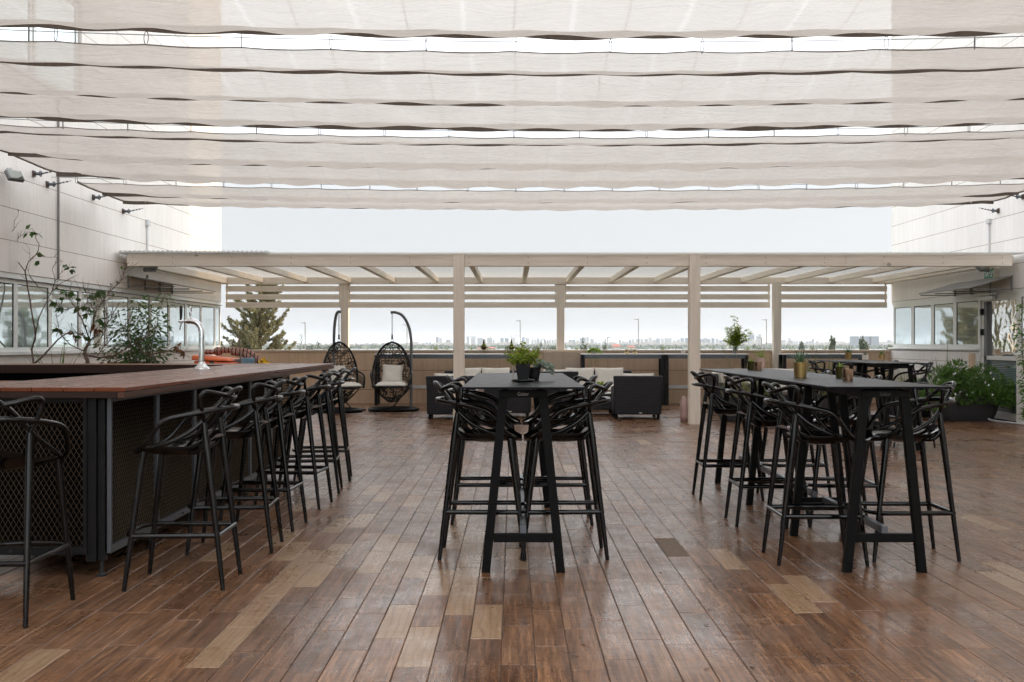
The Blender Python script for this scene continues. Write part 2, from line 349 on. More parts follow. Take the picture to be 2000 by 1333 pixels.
# ---------------------------------------------------------------- mesh builder
class MB:
    def __init__(s): s.v = []; s.f = []
    def add(s, vs, fs):
        o = len(s.v); s.v += [tuple(p) for p in vs]; s.f += [tuple(i+o for i in f) for f in fs]; return s
    def box(s, x0, x1, y0, y1, z0, z1, M=None):
        vs = [Vector((x, y, z)) for z in (z0, z1) for y in (y0, y1) for x in (x0, x1)]
        if M: vs = [M @ p for p in vs]
        return s.add(vs, [(0,2,3,1), (4,5,7,6), (0,1,5,4), (2,6,7,3), (0,4,6,2), (1,3,7,5)])
    def hexa(s, b, t_):      # 4 bottom points ccw, 4 top points ccw
        return s.add(list(b)+list(t_), [(3,2,1,0), (4,5,6,7), (0,1,5,4), (1,2,6,5), (2,3,7,6), (3,0,4,7)])
    def beam(s, a, b, wx, wy, up=(0,0,1)):
        a = Vector(a); b = Vector(b); d = (b-a).normalized(); u = Vector(up)
        if abs(d.dot(u)) > .98: u = Vector((0, 1, 0))
        x = d.cross(u).normalized(); y = x.cross(d).normalized()
        q = [(-1,-1), (1,-1), (1,1), (-1,1)]
        return s.hexa([a+x*i*wx/2+y*j*wy/2 for i, j in q], [b+x*i*wx/2+y*j*wy/2 for i, j in q])
    def tube(s, pts, r, n=8, closed=False, cap=True, flat=1.0):
        pts = [Vector(p) for p in pts]; N = len(pts)
        rr = r if isinstance(r, (list, tuple)) else [r]*N
        T = []
        for i in range(N):
            a = pts[(i-1) % N] if (closed or i > 0) else pts[i]; b = pts[(i+1) % N] if (closed or i < N-1) else pts[i]
            d = (b-a); T.append(d.normalized() if d.length > 1e-9 else Vector((0, 0, 1)))
        u = Vector((0, 0, 1)) if abs(T[0].z) < .9 else Vector((1, 0, 0))
        nrm = T[0].cross(u).normalized(); vs = []
        for i in range(N):
            if i: 
                q = T[i-1].rotation_difference(T[i]); nrm = (q @ nrm); nrm = (nrm - T[i]*nrm.dot(T[i])).normalized()
            bn = T[i].cross(nrm)
            for k in range(n):
                a = 2*PI*k/n; vs.append(pts[i] + (nrm*math.cos(a) + bn*math.sin(a)*flat)*rr[i])
        fs = []
        for i in range(N if closed else N-1):
            for k in range(n):
                j = (i+1) % N; fs.append((i*n+k, i*n+(k+1) % n, j*n+(k+1) % n, j*n+k))
        if cap and not closed: fs.append(tuple(range(n-1, -1, -1))); fs.append(tuple((N-1)*n+k for k in range(n)))
        return s.add(vs, fs)
    def lathe(s, prof, n=24, c=(0,0,0), sq=0, sx=1, sy=1):
        vs = []
        for r_, z in prof:
            for k in range(n):
                a = 2*PI*k/n + (PI/4 if n == 4 else 0); ca, sa = math.cos(a), math.sin(a)
                if sq: 
                    e = 2/sq; ca = math.copysign(abs(ca)**e, ca); sa = math.copysign(abs(sa)**e, sa)
                vs.append((c[0]+r_*ca*sx, c[1]+r_*sa*sy, c[2]+z))
        fs = [(i*n+k, i*n+(k+1) % n, (i+1)*n+(k+1) % n, (i+1)*n+k) for i in range(len(prof)-1) for k in range(n)]
        if prof[0][0] > 1e-6: fs.append(tuple(range(n-1, -1, -1)))
        if prof[-1][0] > 1e-6: fs.append(tuple((len(prof)-1)*n+k for k in range(n)))
        return s.add(vs, fs)
    def leaf(s, p, d, L, W, bend=.2, n=2, round_=False, up=None):
        p = Vector(p); d = Vector(d).normalized(); u = Vector(up) if up else Vector((random.uniform(-1,1), random.uniform(-1,1), random.uniform(.2,1)))
        x = d.cross(u)
        if x.length < 1e-3: x = Vector((1, 0, 0))
        x.normalize(); nn = x.cross(d).normalized()
        if round_: prof = [(0, .15), (.3, .9), (.7, .9), (1, .15)]
        elif n == 2: prof = [(0, .1), (.4, 1), (1, .02)]
        else: prof = [(i/n, math.sin(PI*min(1, (i/n)*.8+.16))**.8 if i < n else .03) for i in range(n+1)]
        vs = []
        for tt, ww in prof:
            c = p + d*L*tt - nn*bend*L*tt*tt
            vs += [c-x*W/2*ww, c+x*W/2*ww]
        return s.add(vs, [(2*i, 2*i+1, 2*i+3, 2*i+2) for i in range(len(prof)-1)])
    def blade(s, p, d, L, W, droop=.5, n=5):
        p = Vector(p); d = Vector(d).normalized(); side = d.cross(Vector((0, 0, 1)))
        if side.length < 1e-3: side = Vector((1, 0, 0))
        side.normalize(); vs = []; c = p.copy(); dd = d.copy()
        for i in range(n+1):
            ww = W*(1-(i/n)**1.5*.95); vs += [c-side*ww/2, c+side*ww/2]
            c = c + dd*L/n; dd = (dd + Vector((0, 0, -1))*droop/n*(i+1)/n*2).normalized()
        return s.add(vs, [(2*i, 2*i+1, 2*i+3, 2*i+2) for i in range(n)])
    def build(s, name, mat, parent=None, smooth=False, bevel=0, loc=None, seg=2, angle=None):
        me = bpy.data.meshes.new(name); me.from_pydata(s.v, [], s.f); me.materials.append(MATS[mat])
        if smooth: me.polygons.foreach_set('use_smooth', [True]*len(me.polygons))
        o = bpy.data.objects.new(name, me); COL.objects.link(o)
        if parent: o.parent = parent
        if loc: o.location = loc
        if bevel:
            m = o.modifiers.new('bevel', 'BEVEL'); m.width = bevel; m.segments = seg; m.limit_method = 'ANGLE'
        if smooth and angle:
            me.set_sharp_from_angle(angle=R(angle))
        return o

def tag(o, label=None, cat=None, group=None, kind=None):
    for k, v in (('label', label), ('category', cat), ('group', group), ('kind', kind)):
        if v: o[k] = v
    return o
def thing(name, label, cat, loc=(0,0,0), rz=0, group=None):
    o = bpy.data.objects.new(name, None); COL.objects.link(o); o.location = loc; o.rotation_euler = (0, 0, rz)
    o.empty_display_size = .1
    return tag(o, label, cat, group)
def dup(root, loc, rz, label, group=None):
    def rec(o, par):
        c = o.copy(); COL.objects.link(c)
        if par: c.parent = par
        for ch in o.children: rec(ch, c)
        return c
    kids = list(root.children); r = root.copy(); COL.objects.link(r)
    for ch in kids: rec(ch, r)
    r.location = loc; r.rotation_euler = (0, 0, rz); r['label'] = label
    if group: r['group'] = group
    return r
def spline(pts, n=6, closed=False):
    pts = [Vector(p) for p in pts]; N = len(pts); out = []
    for i in range(N if closed else N-1):
        p0 = pts[(i-1) % N] if (closed or i > 0) else pts[i]*2-pts[i+1]
        p1 = pts[i]; p2 = pts[(i+1) % N]; p3 = pts[(i+2) % N] if (closed or i < N-2) else p2*2-p1
        for k in range(n):
            a = k/n; out.append(.5*((2*p1)+(-p0+p2)*a+(2*p0-5*p1+4*p2-p3)*a*a+(-p0+3*p1-3*p2+p3)*a**3))
    if not closed: out.append(pts[-1])
    return out
def rv(a=1): 
    while True:
        v = Vector((random.uniform(-1,1), random.uniform(-1,1), random.uniform(-1,1)))
        if .05 < v.length < 1: return v*a
from mathutils import noise as mnoise
# ================================================================ ground and terrace
XL, XR, ZE = -6.45, 8.34, 22.5
g = MB(); NG = 40
g.box(-16000, 16000, -3000, 30000, -16, -12)
tag(g.build('ground', 'terrain'), kind='structure')
b_ = MB(); b_.box(-14, 16, -9, ZE+.30, -12, -.03); tag(b_.build('terrace_base', 'terrace_base'), kind='structure')

TW, TL = .144, .597
X0 = -.0526
tans = [(768,1212),(814,1261),(948.5,1213),(850.5,1136.5),(910,1121),(917,1080),(760,1060),(800,1078),(815,1106),(740,1090),(1008,1091),
        (420,1262),(490,1196),(542,1138),(605,1122),(640,1084),(437,1077),(575,1076),(700,1030),(1559,1168),(1590,1149),(1422,1091),
        (1930,1021),(1989,1140),(1975,1120),(880,1050),(940,1045),(1100,915),(1000,920),(1075,925),(670,1065)]
cols = {}
tset = set()
for px, py in tans:
    x, z = F(px, py); c = math.floor((x-X0)/TW)
    if c not in cols: cols[c] = (z - TL/2) % TL
drain = F(1313, 1069); cd = math.floor((drain[0]-X0)/TW)
cols[cd] = (drain[1]-TL/2) % TL
f = MB(); tvals = []
rt = random.Random(11)
tanpos = [F(*q) for q in tans]
c0 = math.floor((XL-X0)/TW); c1 = math.ceil((XR-X0)/TW)
for c in range(c0, c1):
    xa = max(XL, X0+c*TW); xb = min(XR+.2, X0+(c+1)*TW)
    if xb-xa < .02: continue
    ph = cols.get(c, rt.choice((0, .2, .3, .4, .5))*TL + rt.random()*.04)
    n0 = math.floor((-8-ph)/TL)
    for k in range(n0, 60):
        ya = ph+k*TL; yb = ya+TL
        if ya > ZE: break
        yb = min(yb, ZE)
        if yb-ya < .02: continue
        if c == cd and ya <= drain[1] < yb: continue
        tan_ = any(xa <= q[0] < xb and ya <= q[1] < yb for q in tanpos)
        zone = (ya > 5.6 and ya < 10 and -2.0 < xa < 0)
        if not tan_ and rt.random() < (.10 if zone else .018): tan_ = True
        rr = rt.random(); g_ = .0009 if rt.random() < .75 else .0019; e = .0030
        zz = [rt.uniform(-.0008, .0008) for _ in range(4)]
        x_, X_, y_, Y_ = xa+g_, xb-g_, ya+g_, yb-g_
        o = len(f.v)
        f.add([(x_, y_, -.004), (X_, y_, -.004), (X_, Y_, -.004), (x_, Y_, -.004),
               (x_+e, y_+e, zz[0]), (X_-e, y_+e, zz[1]), (X_-e, Y_-e, zz[2]), (x_+e, Y_-e, zz[3])],
              [(4,5,6,7), (0,1,5,4), (1,2,6,5), (2,3,7,6), (3,0,4,7)])
        tvals += [(rr, 1.0 if tan_ else 0.0, rt.random(), 1)]*8
fo = f.build('floor', 'floor_tile'); tag(fo, kind='structure')
at = fo.data.attributes.new('tile', 'FLOAT_COLOR', 'POINT'); at.data.foreach_set('color', [q for v in tvals for q in v])
gm = MB(); gm.box(XL, XR+.2, -9, ZE, -.03, -.0045); tag(gm.build('floor_grout', 'grout'), kind='structure')
dr = MB()
for i in range(14): 
    a = random.random()*6.28; dr.box(drain[0]-.05+random.random()*.1, drain[0]-.04+random.random()*.1, drain[1]-.2+random.random()*.4, drain[1]-.19+random.random()*.4, -.004, 0.001)
dr.v = []; dr.f = []; dr.box(drain[0]-.07, drain[0]+.07, drain[1]-.30, drain[1]+.30, -.0044, -.0036); tag(dr.build('broken_tile_bed', 'dirt_bed'), kind='structure')

# parapet with its stone cap, and the wider pier in the middle
pr = thing('parapet_wall', 'long beige stone parapet wall with a pale cap, closing the far end of the terrace', 'wall', (0, ZE, 0))
m = MB(); m.box(XL, XR, 0, .26, -.02, 1.135); m.build('wall', 'stone_parapet', pr)
m = MB(); m.box(XL+.002, XR-.002, -.025, .29, 1.135, 1.175); m.build('cap', 'stone_cap', pr, bevel=.006)
pi_ = thing('stone_pier', 'stone pier of two upright slabs in the parapet, below the middle back post', 'pier', (.02, 0, 0))
xa = (1060-VX)/FPX*22.3; xb = (1137-VX)/FPX*22.3
m = MB(); m.box(xa, xb, 22.3, ZE-.027, 0, 1.13); m.build('slab', 'stone_pillar', pi_, bevel=.004)

# ================================================================ side buildings
def pane_unit(parent, X, side, y0, y1, z0, z1, mat='glazing', fr=.05):
    """one framed window: frame and pane; side=+1 faces +X"""
    m = MB(); d0, d1 = (X-.05*side, X-.005*side); a, b = min(d0, d1), max(d0, d1)
    m.box(a, b, y0, y0+fr, z0, z1); m.box(a, b, y1-fr, y1, z0, z1); m.box(a, b, y0+fr, y1-fr, z0, z0+fr); m.box(a, b, y0+fr, y1-fr, z1-fr, z1)
    c0, c1 = sorted((X-.025*side, X-.018*side))
    i = fr
    mf = m; m = MB()
    for q0, q1, w0, w1 in ((y0+i, y0+i+.02, z0+i, z1-i), (y1-i-.035, y1-i, z0+i, z1-i)):
        m.box(min(X-.035*side, X-.015*side), max(X-.035*side, X-.015*side), q0, q1, w0, w1)
    w_ = mf.build('window', 'window_frame', parent); m.box(min(X-.035*side, X-.015*side), max(X-.035*side, X-.015*side), y0+i+.0205, y1-i-.0355, z1-i-.012, z1-i-.0005); m.build('gasket', 'black_rubber', w_)
    m = MB(); m.box(c0-.003, c1+.003, y0+fr+.02, y1-fr-.035, z0+fr, z1-fr); m.build('pane', mat, w_)
    return w_

WB, WT = 1.24, 2.20
# left building
lb = thing('stone_clad_building', 'pale stone-clad building along the left side, with a long band of windows behind the bar', 'building', (XL, 0, 0))
def lbx(m, x0, x1, y0, y1, z0, z1): return m.box(x0-XL, x1-XL, y0, y1, z0, z1)
m = MB()
lbx(m, -14, XL, -9, 22.6, WT+.03, 4.85); lbx(m, -14, XL, 15.3, 22.6, 4.85, 6.4); lbx(m, -14, XL, -9, 8, 4.85, 6.4); lbx(m, -14, XL, -9, 22.6, 6.4, 15)
m.build('upper_wall', 'stone_left', lb)
m = MB(); lbx(m, -14, XL, -9, 22.6, -12, WB-.07); m.build('lower_wall', 'stone_left', lb)
m = MB(); lbx(m, -14, XL-.06, -9, 22.55, WB-.07, WT+.03); lbx(m, -14, XL-.10, 8, 15.3, 4.85, 6.4); m.build('wall_core', 'dark_steel', lb)
m = MB(); lbx(m, XL-.055, XL+.05, -9, 22.6, WB-.068, WB-.02); m.build('sill', 'window_frame', lb, bevel=.004)
m = MB(); lbx(m, XL-.05, XL-.01, -9, 22.6, WT-.04, WT+.028); m.build('head_rail', 'window_frame', lb)
m = MB(); lbx(m, XL-.05, XL+.03, -9, 22.6, WT-.055, WT-.042); m.build('drip_rail', 'grey_steel', lb)
y = 13.42-9
while y < 22.4:
    pane_unit(lb, 0, 1, y, min(y+.985, 22.55), WB-.02, WT-.056); y += .985
m = MB(); m.beam((.0, 18.0, 2.80), (.0, 18.0, 3.39), .045, .045); m.box(-.02, .05, 17.94, 18.06, 3.39, 3.49); m.build('conduit', 'conduit', lb)
m = MB(); m.box(.0, .03, 14.47, 14.485, 2.23, 4.8); m.build('joint_strip', 'awning_metal', lb)
y = 8.05
while y < 15.2:
    pane_unit(lb, -.03, 1, y, y+1.4, 4.9, 6.38, fr=.07); y += 1.45
# right building
rb = thing('stone_clad_building', 'white stone-clad building along the right side, with a glazed door and four windows', 'building', (XR, 0, 0))
D0, D1 = 16.95, 18.2
m = MB(); m.box(0, 8, -9, 22.6, WT+.03, 15); m.build('upper_wall', 'stone_right', rb)
m = MB(); m.box(0, 8, D1+.12, 22.6, -12, WB-.05); m.box(0, 8, -9, D0-.02, -12, WB-.12); m.box(.35, 8, D0-.02, D1+.12, -12, WB-.12)
m.build('lower_wall', 'stone_right', rb)
m = MB(); m.box(-.06, -.002, D1+.14, 22.55, -.01, 1.16); m.box(-.05, -.002, -9, D0-.06, -.01, WB-.16); m.build('wall_plinth', 'stone_right', rb, bevel=.005)
m = MB(); m.box(.06, 8, D1+.12, 22.55, WB-.05, WT+.03); m.box(.06, 8, -9, D0-.02, WB-.12, WT+.03); m.box(.30, 8, D0-.02, D1+.12, WB-.12, WT+.03)
m.build('wall_core', 'dark_steel', rb)
m = MB(); m.box(-.085, .055, D1+.13, 22.6, WB-.048, WB-.01); m.box(-.085, .055, -9, D0-.04, WB-.118, WB-.08); m.build('sill', 'window_frame', rb, bevel=.004)
m = MB(); m.box(.01, .05, -9, 22.6, WT-.04, WT+.028); m.build('head_rail', 'window_frame', rb)
for a, b in ((18.32, 19.37), (19.37, 20.4), (20.4, 21.42), (21.42, 22.5)): pane_unit(rb, 0, -1, a, b, WB-.01, WT-.042, fr=.07)
y = D0-.04-1.5
while y > -8: pane_unit(rb, 0, -1, y, y+1.5, WB-.08, WT-.042, 'old_glazing', fr=.07); y -= 1.5
# door (part of the right building)
dm = MB()
dx0, dx1 = .03, .09
dm.box(dx0, dx1, D0, D0+.10, .02, WT-.042); dm.box(dx0, dx1, D1, D1+.118, .02, WT-.042); dm.box(dx0, dx1, D0+.10, D1, 2.06, WT-.042)
dm.box(dx0, dx1, D0+.10, D1, .02, .14); dm.box(dx0-.01, dx1, D0+.1, D1, 1.03, 1.10)
dr_ = dm.build('door', 'window_frame', rb, bevel=.003)
m = MB(); m.box(.07, .08, D0+.101, D1-.10, 1.101, 2.059); m.build('pane', 'old_glazing', dr_)
m = MB(); m.box(.07, .08, D0+.101, D1-.10, .141, 1.029); m.build('lower_pane', 'blind_glazing', dr_)
m = MB(); m.box(.02, .085, D1-.10, D1, .141, 2.059); m.build('jamb', 'lamp_metal', dr_)
m = MB(); m.beam((.0, D0+.22, .92), (.0, D0+.42, .92), .02, .02); m.beam((.0, D0+.24, .92), (.07, D0+.24, .92), .02, .02); m.build('handle', 'chrome', dr_)
m = MB(); m.box(-.05, .02, D1-.45, D1+.10, 2.08, 2.15); m.box(-.07, .0, D1-.55, D1-.05, 2.165, 2.19); m.build('door_closer', 'aluminium', dr_, bevel=.004)
for z in (1.52, 1.88):
    m = MB(); m.box(-.005, .028, D1+.02, D1+.10, z-.055, z+.055); m.box(-.02, -.006, D1+.04, D1+.07, z-.03, z+.03); m.build('hinge', 'black_rubber', dr_)
m = MB(); m.beam((.0, 17.93, 2.80), (.0, 17.93, 3.42), .045, .045); m.box(-.05, .02, 17.87, 17.99, 3.42, 3.50); m.build('conduit', 'conduit', rb)
# the brown return of the planter-height wall by the door
m = MB(); m.box(-.12, -.062, D1+.16, D1+.30, 0, 1.14); m.build('corner_slab', 'stone_parapet', rb, bevel=.004)

# awnings over both ends
def awning(Xw, s, label, W=.82, D=.155):
    t_ = thing('wall_awning', label, 'awning', (Xw, 17.1, 2.455-D), group=None)
    m = MB(); a = [Vector((0, 0, D)), Vector((W*s, 0, 0)), Vector((W*s, 2.25, 0)), Vector((0, 2.25, D))]
    if s < 0: a = [a[1], a[0], a[3], a[2]]
    m.hexa([p-Vector((0, 0, .012)) for p in a], [p+Vector((0, 0, .004)) for p in a]); m.build('panel', 'awning_metal', t_)
    for yy in (.02, .8, 1.55, 2.22):
        m = MB(); m.beam((.01*s, yy, -.03), (W*.96*s, yy, -.03), .016, .016)
        m.beam((.012*s, yy, -.05), (.012*s, yy, D-.014), .02, .02); m.build('bracket', 'lamp_metal', t_)
    m = MB(); m.beam((.012*s, .9, D+.01), (.012*s, .9, D+.07), .03, .03); m.build('clip', 'awning_metal', t_)
awning(XL, 1, 'thin metal awning on brackets on the left wall, above the windows behind the bar')
awning(XR, -1, 'thin metal awning on brackets on the right wall, above the glazed door', .69, .20)

def floodlight(loc, rz, tilt, label):
    t_ = thing('floodlight', label, 'floodlight', loc, rz); t_.scale = (.74,)*3
    Mx = Matrix.Translation((0, -.10, -.04)) @ Matrix.Rotation(R(tilt), 4, 'X')
    m = MB(); m.box(-.14, .14, -.02, .05, -.10, .10, Mx); m.build('housing', 'lamp_metal', t_, bevel=.008)
    m = MB(); m.box(-.118, .118, -.026, -.0205, -.082, .082, Mx); m.build('glass', 'lamp_glass', t_)
    m = MB(); m.box(-.03, .03, -.08, .06, -.01, .005); m.tube([(-.11, 0, 0), (.11, 0, 0)], .012, 6); m.build('bracket', 'rust', t_)
    m = MB(); m.lathe([(.045, -.05), (.045, .05)], 10, (0, .06, .05)); m.build('junction_box', 'conduit', t_)
floodlight((XL+.10, 12.95, 3.47), R(58), -35, 'grey floodlight with a rusty bracket on the left wall, just under the shade cloth')
floodlight(P(297, 518, 16.95)[:2]+(2.60,), R(0), -50, 'small floodlight hanging under the left end of the pergola beam')
floodlight(P(1913, 519, 16.95)[:2]+(2.60,), R(20), -50, 'small floodlight hanging under the right end of the pergola beam')

# exit sign: the word reads right to left
es = thing('exit_sign', 'green exit sign in a beige box on the right wall, by the pergola beam', 'sign', (XR, 17.75, 2.53))
m = MB(); m.box(-.10, -.002, -.17, .17, -.10, .09); m.build('case', 'tag_cream', es, bevel=.006)
m = MB(); m.box(-.108, -.101, -.155, .155, -.085, .075); m.build('face', 'sign_green', es)
def text_mesh(s_, size, name, mat, parent, loc, rot, ext=.001, sx=1):
    cu = bpy.data.curves.new(name, 'FONT'); cu.body = s_; cu.size = size; cu.extrude = ext; cu.align_x = 'CENTER'; cu.align_y = 'CENTER'
    to = bpy.data.objects.new(name+'_tmp', cu); COL.objects.link(to); dg = bpy.context.evaluated_depsgraph_get()
    me = bpy.data.meshes.new_from_object(to.evaluated_get(dg)); bpy.data.objects.remove(to); me.materials.clear(); me.materials.append(MATS[mat])
    o = bpy.data.objects.new(name, me); COL.objects.link(o); o.parent = parent; o.location = loc; o.rotation_euler = rot; o.scale = (sx, 1, 1); return o
text_mesh('\u05d4\u05d0\u05d9\u05e6\u05d9', .165, 'lettering', 'sign_white', es, (-.110, 0, -.004), (R(90), 0, R(-90)))

# ================================================================ shade sails
SX0, SX1, SXM = -6.12, 7.52, .7
SAG = .135
def zbat(X, Z, base): return base + (.0046-(Z-7.5)*.0003)*(X-SXM)**2
def sil(Z0, Z1, base, sg):
    return max(HY-FPX*((base-4*sg*(i/60)*(1-i/60))-EYE)/(Z0+(Z1-Z0)*i/60) for i in range(61))
def solve(Z0, y, base):
    lo, hi = Z0+.05, Z0+6
    for _ in range(50):
        mid = (lo+hi)/2; s_ = SAG*(mid-Z0)
        if sil(Z0, mid, base, s_) < y: lo = mid
        else: hi = mid
    return mid
sails = [  # base height, start distance, (silhouette y, strip bottom y) of each lobe
    (3.50, 4.3, [(-260, -252), (-90, -84), (71, 83)], 'nearest shade cloth, overhead at the top of the picture'),
    (3.50, None, [(144, 152), (207, 211), (252, 263)], 'second shade cloth from the camera, in three sagging lobes'),
    (3.50, None, [(283, 287), (333, 335.5), (366.5, 369)], 'third shade cloth, with long slanting creases in its middle lobe'),
    (3.47, None, [(397.5, 399.5), (411, 413)], 'farthest shade cloth, its hem against the sky'),
]
starts = [None, 101, 268.5, 372.5]
sail_spans = []
for si, (base, Z0, lobes, lab) in enumerate(sails):
    if Z0 is None: Z0 = FPX*(base-EYE)/(HY-starts[si])
    t_ = thing('shade_sail', 'pale woven '+lab, 'shade cloth', (0, Z0, base), group='shade cloths over the terrace')
    ZZ = [Z0]
    for ys, yb in lobes: ZZ.append(solve(ZZ[-1], ys, base))
    NX, NT_ = 150, 12
    verts = []; rowsY = []
    for li in range(len(lobes)):
        for j in range(NT_ + (1 if li == len(lobes)-1 else 0)): rowsY.append((li, j/NT_))
    rs = random.Random(si*7+3)
    phx = [rs.uniform(-.25, .25) for _ in range(9)]
    for (li, tt) in rowsY:
        L = ZZ[li+1]-ZZ[li]; sg = SAG*L; Z = ZZ[li]+L*tt
        for i in range(NX+1):
            X = SX0+(SX1-SX0)*i/NX
            scal = .008*abs(math.sin(PI*(X-SXM+phx[li])/.68))*(abs(2*tt-1)**2)
            wr = mnoise.noise(Vector((X*.55, Z*1.4, si*5)))*.022 + mnoise.noise(Vector((X*1.2+Z*1.1, Z*5.0-X*1.0, si*9)))*.012*math.sin(PI*tt)
            if si == 2 and li == 1: wr += .035*math.sin(PI*tt)*mnoise.noise(Vector((X*.35, (Z-X*.16)*6.0, 3)))
            sgx = sg*(1+.10*math.sin(2*PI*(X/.68)+li))*min(1, .12+min(X-SX0, SX1-X)/1.3)
            verts.append((X, Z-Z0, zbat(X, Z, base)-base-scal-4*sgx*tt*(1-tt)+wr*(.25+.75*math.sin(PI*tt))))
    m = MB(); n1 = NX+1
    m.add(verts, [(r_*n1+i, r_*n1+i+1, (r_+1)*n1+i+1, (r_+1)*n1+i) for r_ in range(len(rowsY)-1) for i in range(NX)])
    m.build('cloth', 'shade_cloth', t_, smooth=True)
    # hem strips hanging at each batten line
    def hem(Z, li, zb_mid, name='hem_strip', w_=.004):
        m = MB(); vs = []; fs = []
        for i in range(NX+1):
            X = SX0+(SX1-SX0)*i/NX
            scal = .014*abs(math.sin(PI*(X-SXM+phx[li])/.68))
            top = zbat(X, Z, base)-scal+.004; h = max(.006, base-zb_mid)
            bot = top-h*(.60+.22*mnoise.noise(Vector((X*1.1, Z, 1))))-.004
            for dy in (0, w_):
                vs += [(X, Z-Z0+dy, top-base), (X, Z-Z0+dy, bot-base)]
        for i in range(NX):
            a = i*4; b = a+4
            fs += [(a, a+1, b+1, b), (a+2, b+2, b+3, a+3), (a+1, a+3, b+3, b+1)]
        m.add(vs, fs); return m.build(name, 'hem_fabric', t_)
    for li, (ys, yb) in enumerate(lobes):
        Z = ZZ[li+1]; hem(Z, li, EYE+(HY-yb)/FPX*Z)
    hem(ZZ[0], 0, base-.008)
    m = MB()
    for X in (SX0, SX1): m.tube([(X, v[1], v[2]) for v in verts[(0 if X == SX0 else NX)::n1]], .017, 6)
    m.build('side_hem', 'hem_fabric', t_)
    # rings on the leading edge and their cable
    if si:
        rg = MB(); pts = [(0, .012*math.cos(a)*2.0-.045, .004+.05*math.sin(a)) for a in [2*PI*k/12 for k in range(12)]]
        rg.tube(pts, .0035, 5, closed=True)
        first = None
        n_ = int((SX1-SX0)/.68)
        for k in range(n_+1):
            X = SXM + .68*(k-round((SXM-SX0)/.68)+.0)
            if X < SX0+.02 or X > SX1: continue
            if first is None: first = rg.build('ring', 'lamp_metal', t_); o = first
            else: o = first.copy(); COL.objects.link(o)
            o.location = (X, -.02, zbat(X, Z0, base)-base+.02); o.rotation_euler = (R(random.uniform(-12, 12)), 0, R(random.uniform(-25, 25)))
        # eyelets on the trailing hem
        ey = MB(); ey.lathe([(.004, -.006), (.016, -.004), (.016, .004), (.004, .006)], 10)
        fe = None
    ey = MB(); ey.lathe([(.002, -.005), (.011, -.004), (.011, .004), (.002, .005)], 8)
    fe = None; Zl = ZZ[-1]
    for k in range(21):
        X = SXM-.34+.68*(k-10)
        if X < SX0+.02 or X > SX1: continue
        if fe is None: fe = ey.build('eyelet', 'chrome', t_); o = fe
        else: o = fe.copy(); COL.objects.link(o)
        o.location = (X, Zl-Z0-.008, zbat(X, Zl, base)-base-.026); o.rotation_euler = (R(90), 0, 0)
    sail_spans.append((Z0, ZZ[-1]))
    if si:
        m = MB(); m.tube([(X, Z0-.085, zbat(X, Z0, base)+.045) for X in [XL+(XR-XL)*i/40 for i in range(41)]], .004, 5)
        tag(m.build('support_cable', 'cable'), ['', 'thin steel cable across the terrace, carrying the rings of the second shade cloth', 'thin steel cable across the terrace, carrying the rings of the third shade cloth', 'thin steel cable across the terrace, carrying the rings of the farthest shade cloth'][si], 'cable')
print('SAILS', sail_spans)
# wall anchors of the cables
def anchor(Xw, s, Z, z, lab):
    t_ = thing('cable_anchor', lab, 'cable anchor', (Xw, Z, z), group='cable anchors on the side walls')
    m = MB(); m.box(0, .02*s, -.035, .035, -.04, .04) if s > 0 else m.box(.02*s, 0, -.035, .035, -.04, .04); m.build('plate', 'dark_rust', t_)
    m = MB(); m.tube([(0, 0, 0), (.10*s, 0, 0)], .022, 8); m.tube([(.10*s, .035*math.cos(a), .035*math.sin(a)) for a in [k*PI/6 for k in range(12)]], .008, 5, closed=True); m.build('eye_bolt', 'grey_steel', t_, smooth=True)
    m = MB(); m.tube([(.11*s, 0, 0), (.20*s, 0, .02)], .010, 6); m.tube([(.20*s, 0, .02), (.34*s, 0, .05)], .005, 5)
    for q in (.18, .23, .28): m.lathe([(.014, -.01), (.014, .01)], 6, (q*s, 0, .02+(q-.2)*.2))
    m.build('turnbuckle', 'grey_steel', t_, smooth=True)
for Z, z, wd in ((13.75, 3.60, 'nearest'), (14.15, 3.52, 'second'), (15.7, 3.56, 'third'), (16.9, 3.50, 'farthest')):
    anchor(XL, 1, Z, z, 'steel cable anchor on the left wall under the cloth edge, the %s one in view' % wd)
for Z, z, wd in ((17.6, 3.60, 'farthest'), (16.75, 3.72, 'nearest')):
    anchor(XR, -1, Z, z, 'steel cable anchor on the right wall under the cloth edge, the %s one in view' % wd)

# ================================================================ pergola
pg = thing('pergola', 'white painted timber pergola with clear ribbed roofing across the far end of the terrace', 'pergola', (0, 0, 0))
ZF, ZB = 16.73, 22.56
bt, bb = 2.775, 2.578
pxs = [(-.891, .178), (2.95, .178)]
for X, w_ in pxs:
    m = MB(); m.box(X-w_/2, X+w_/2, ZF-.09, ZF+.09, 0, bt+.004); m.build('front_post', 'timber_z', pg, bevel=.006)
ends = [-6.29, -.891-.09, -.891+.09, 2.95-.09, 2.95+.09, 5.4, 5.403, 8.12]
for i in range(0, 8, 2):
    m = MB(); m.box(ends[i], ends[i+1], ZF-.06, ZF+.06, bb, bt); m.build('front_beam', 'timber_x', pg, bevel=.006)
m = MB(); m.box(-6.44, 8.33, ZB, ZB+.12, 2.622, 2.775); m.build('back_beam', 'timber_x', pg, bevel=.005)
Xb = [(-3.73, 1.176), (1.04, 1.176), (5.75, 0)]
for X, z0 in Xb:
    if z0: m = MB(); m.box(X-.085, X+.085, ZB+.02, ZB+.19, z0, 2.621)
    else: m = MB(); m.box(X-.085, X+.085, ZB-.26, ZB-.095, 0, 2.66)
    m.build('back_post', 'timber_z', pg, bevel=.005)
xs = [-6.44, -3.73, 1.04, 5.75, 8.33]
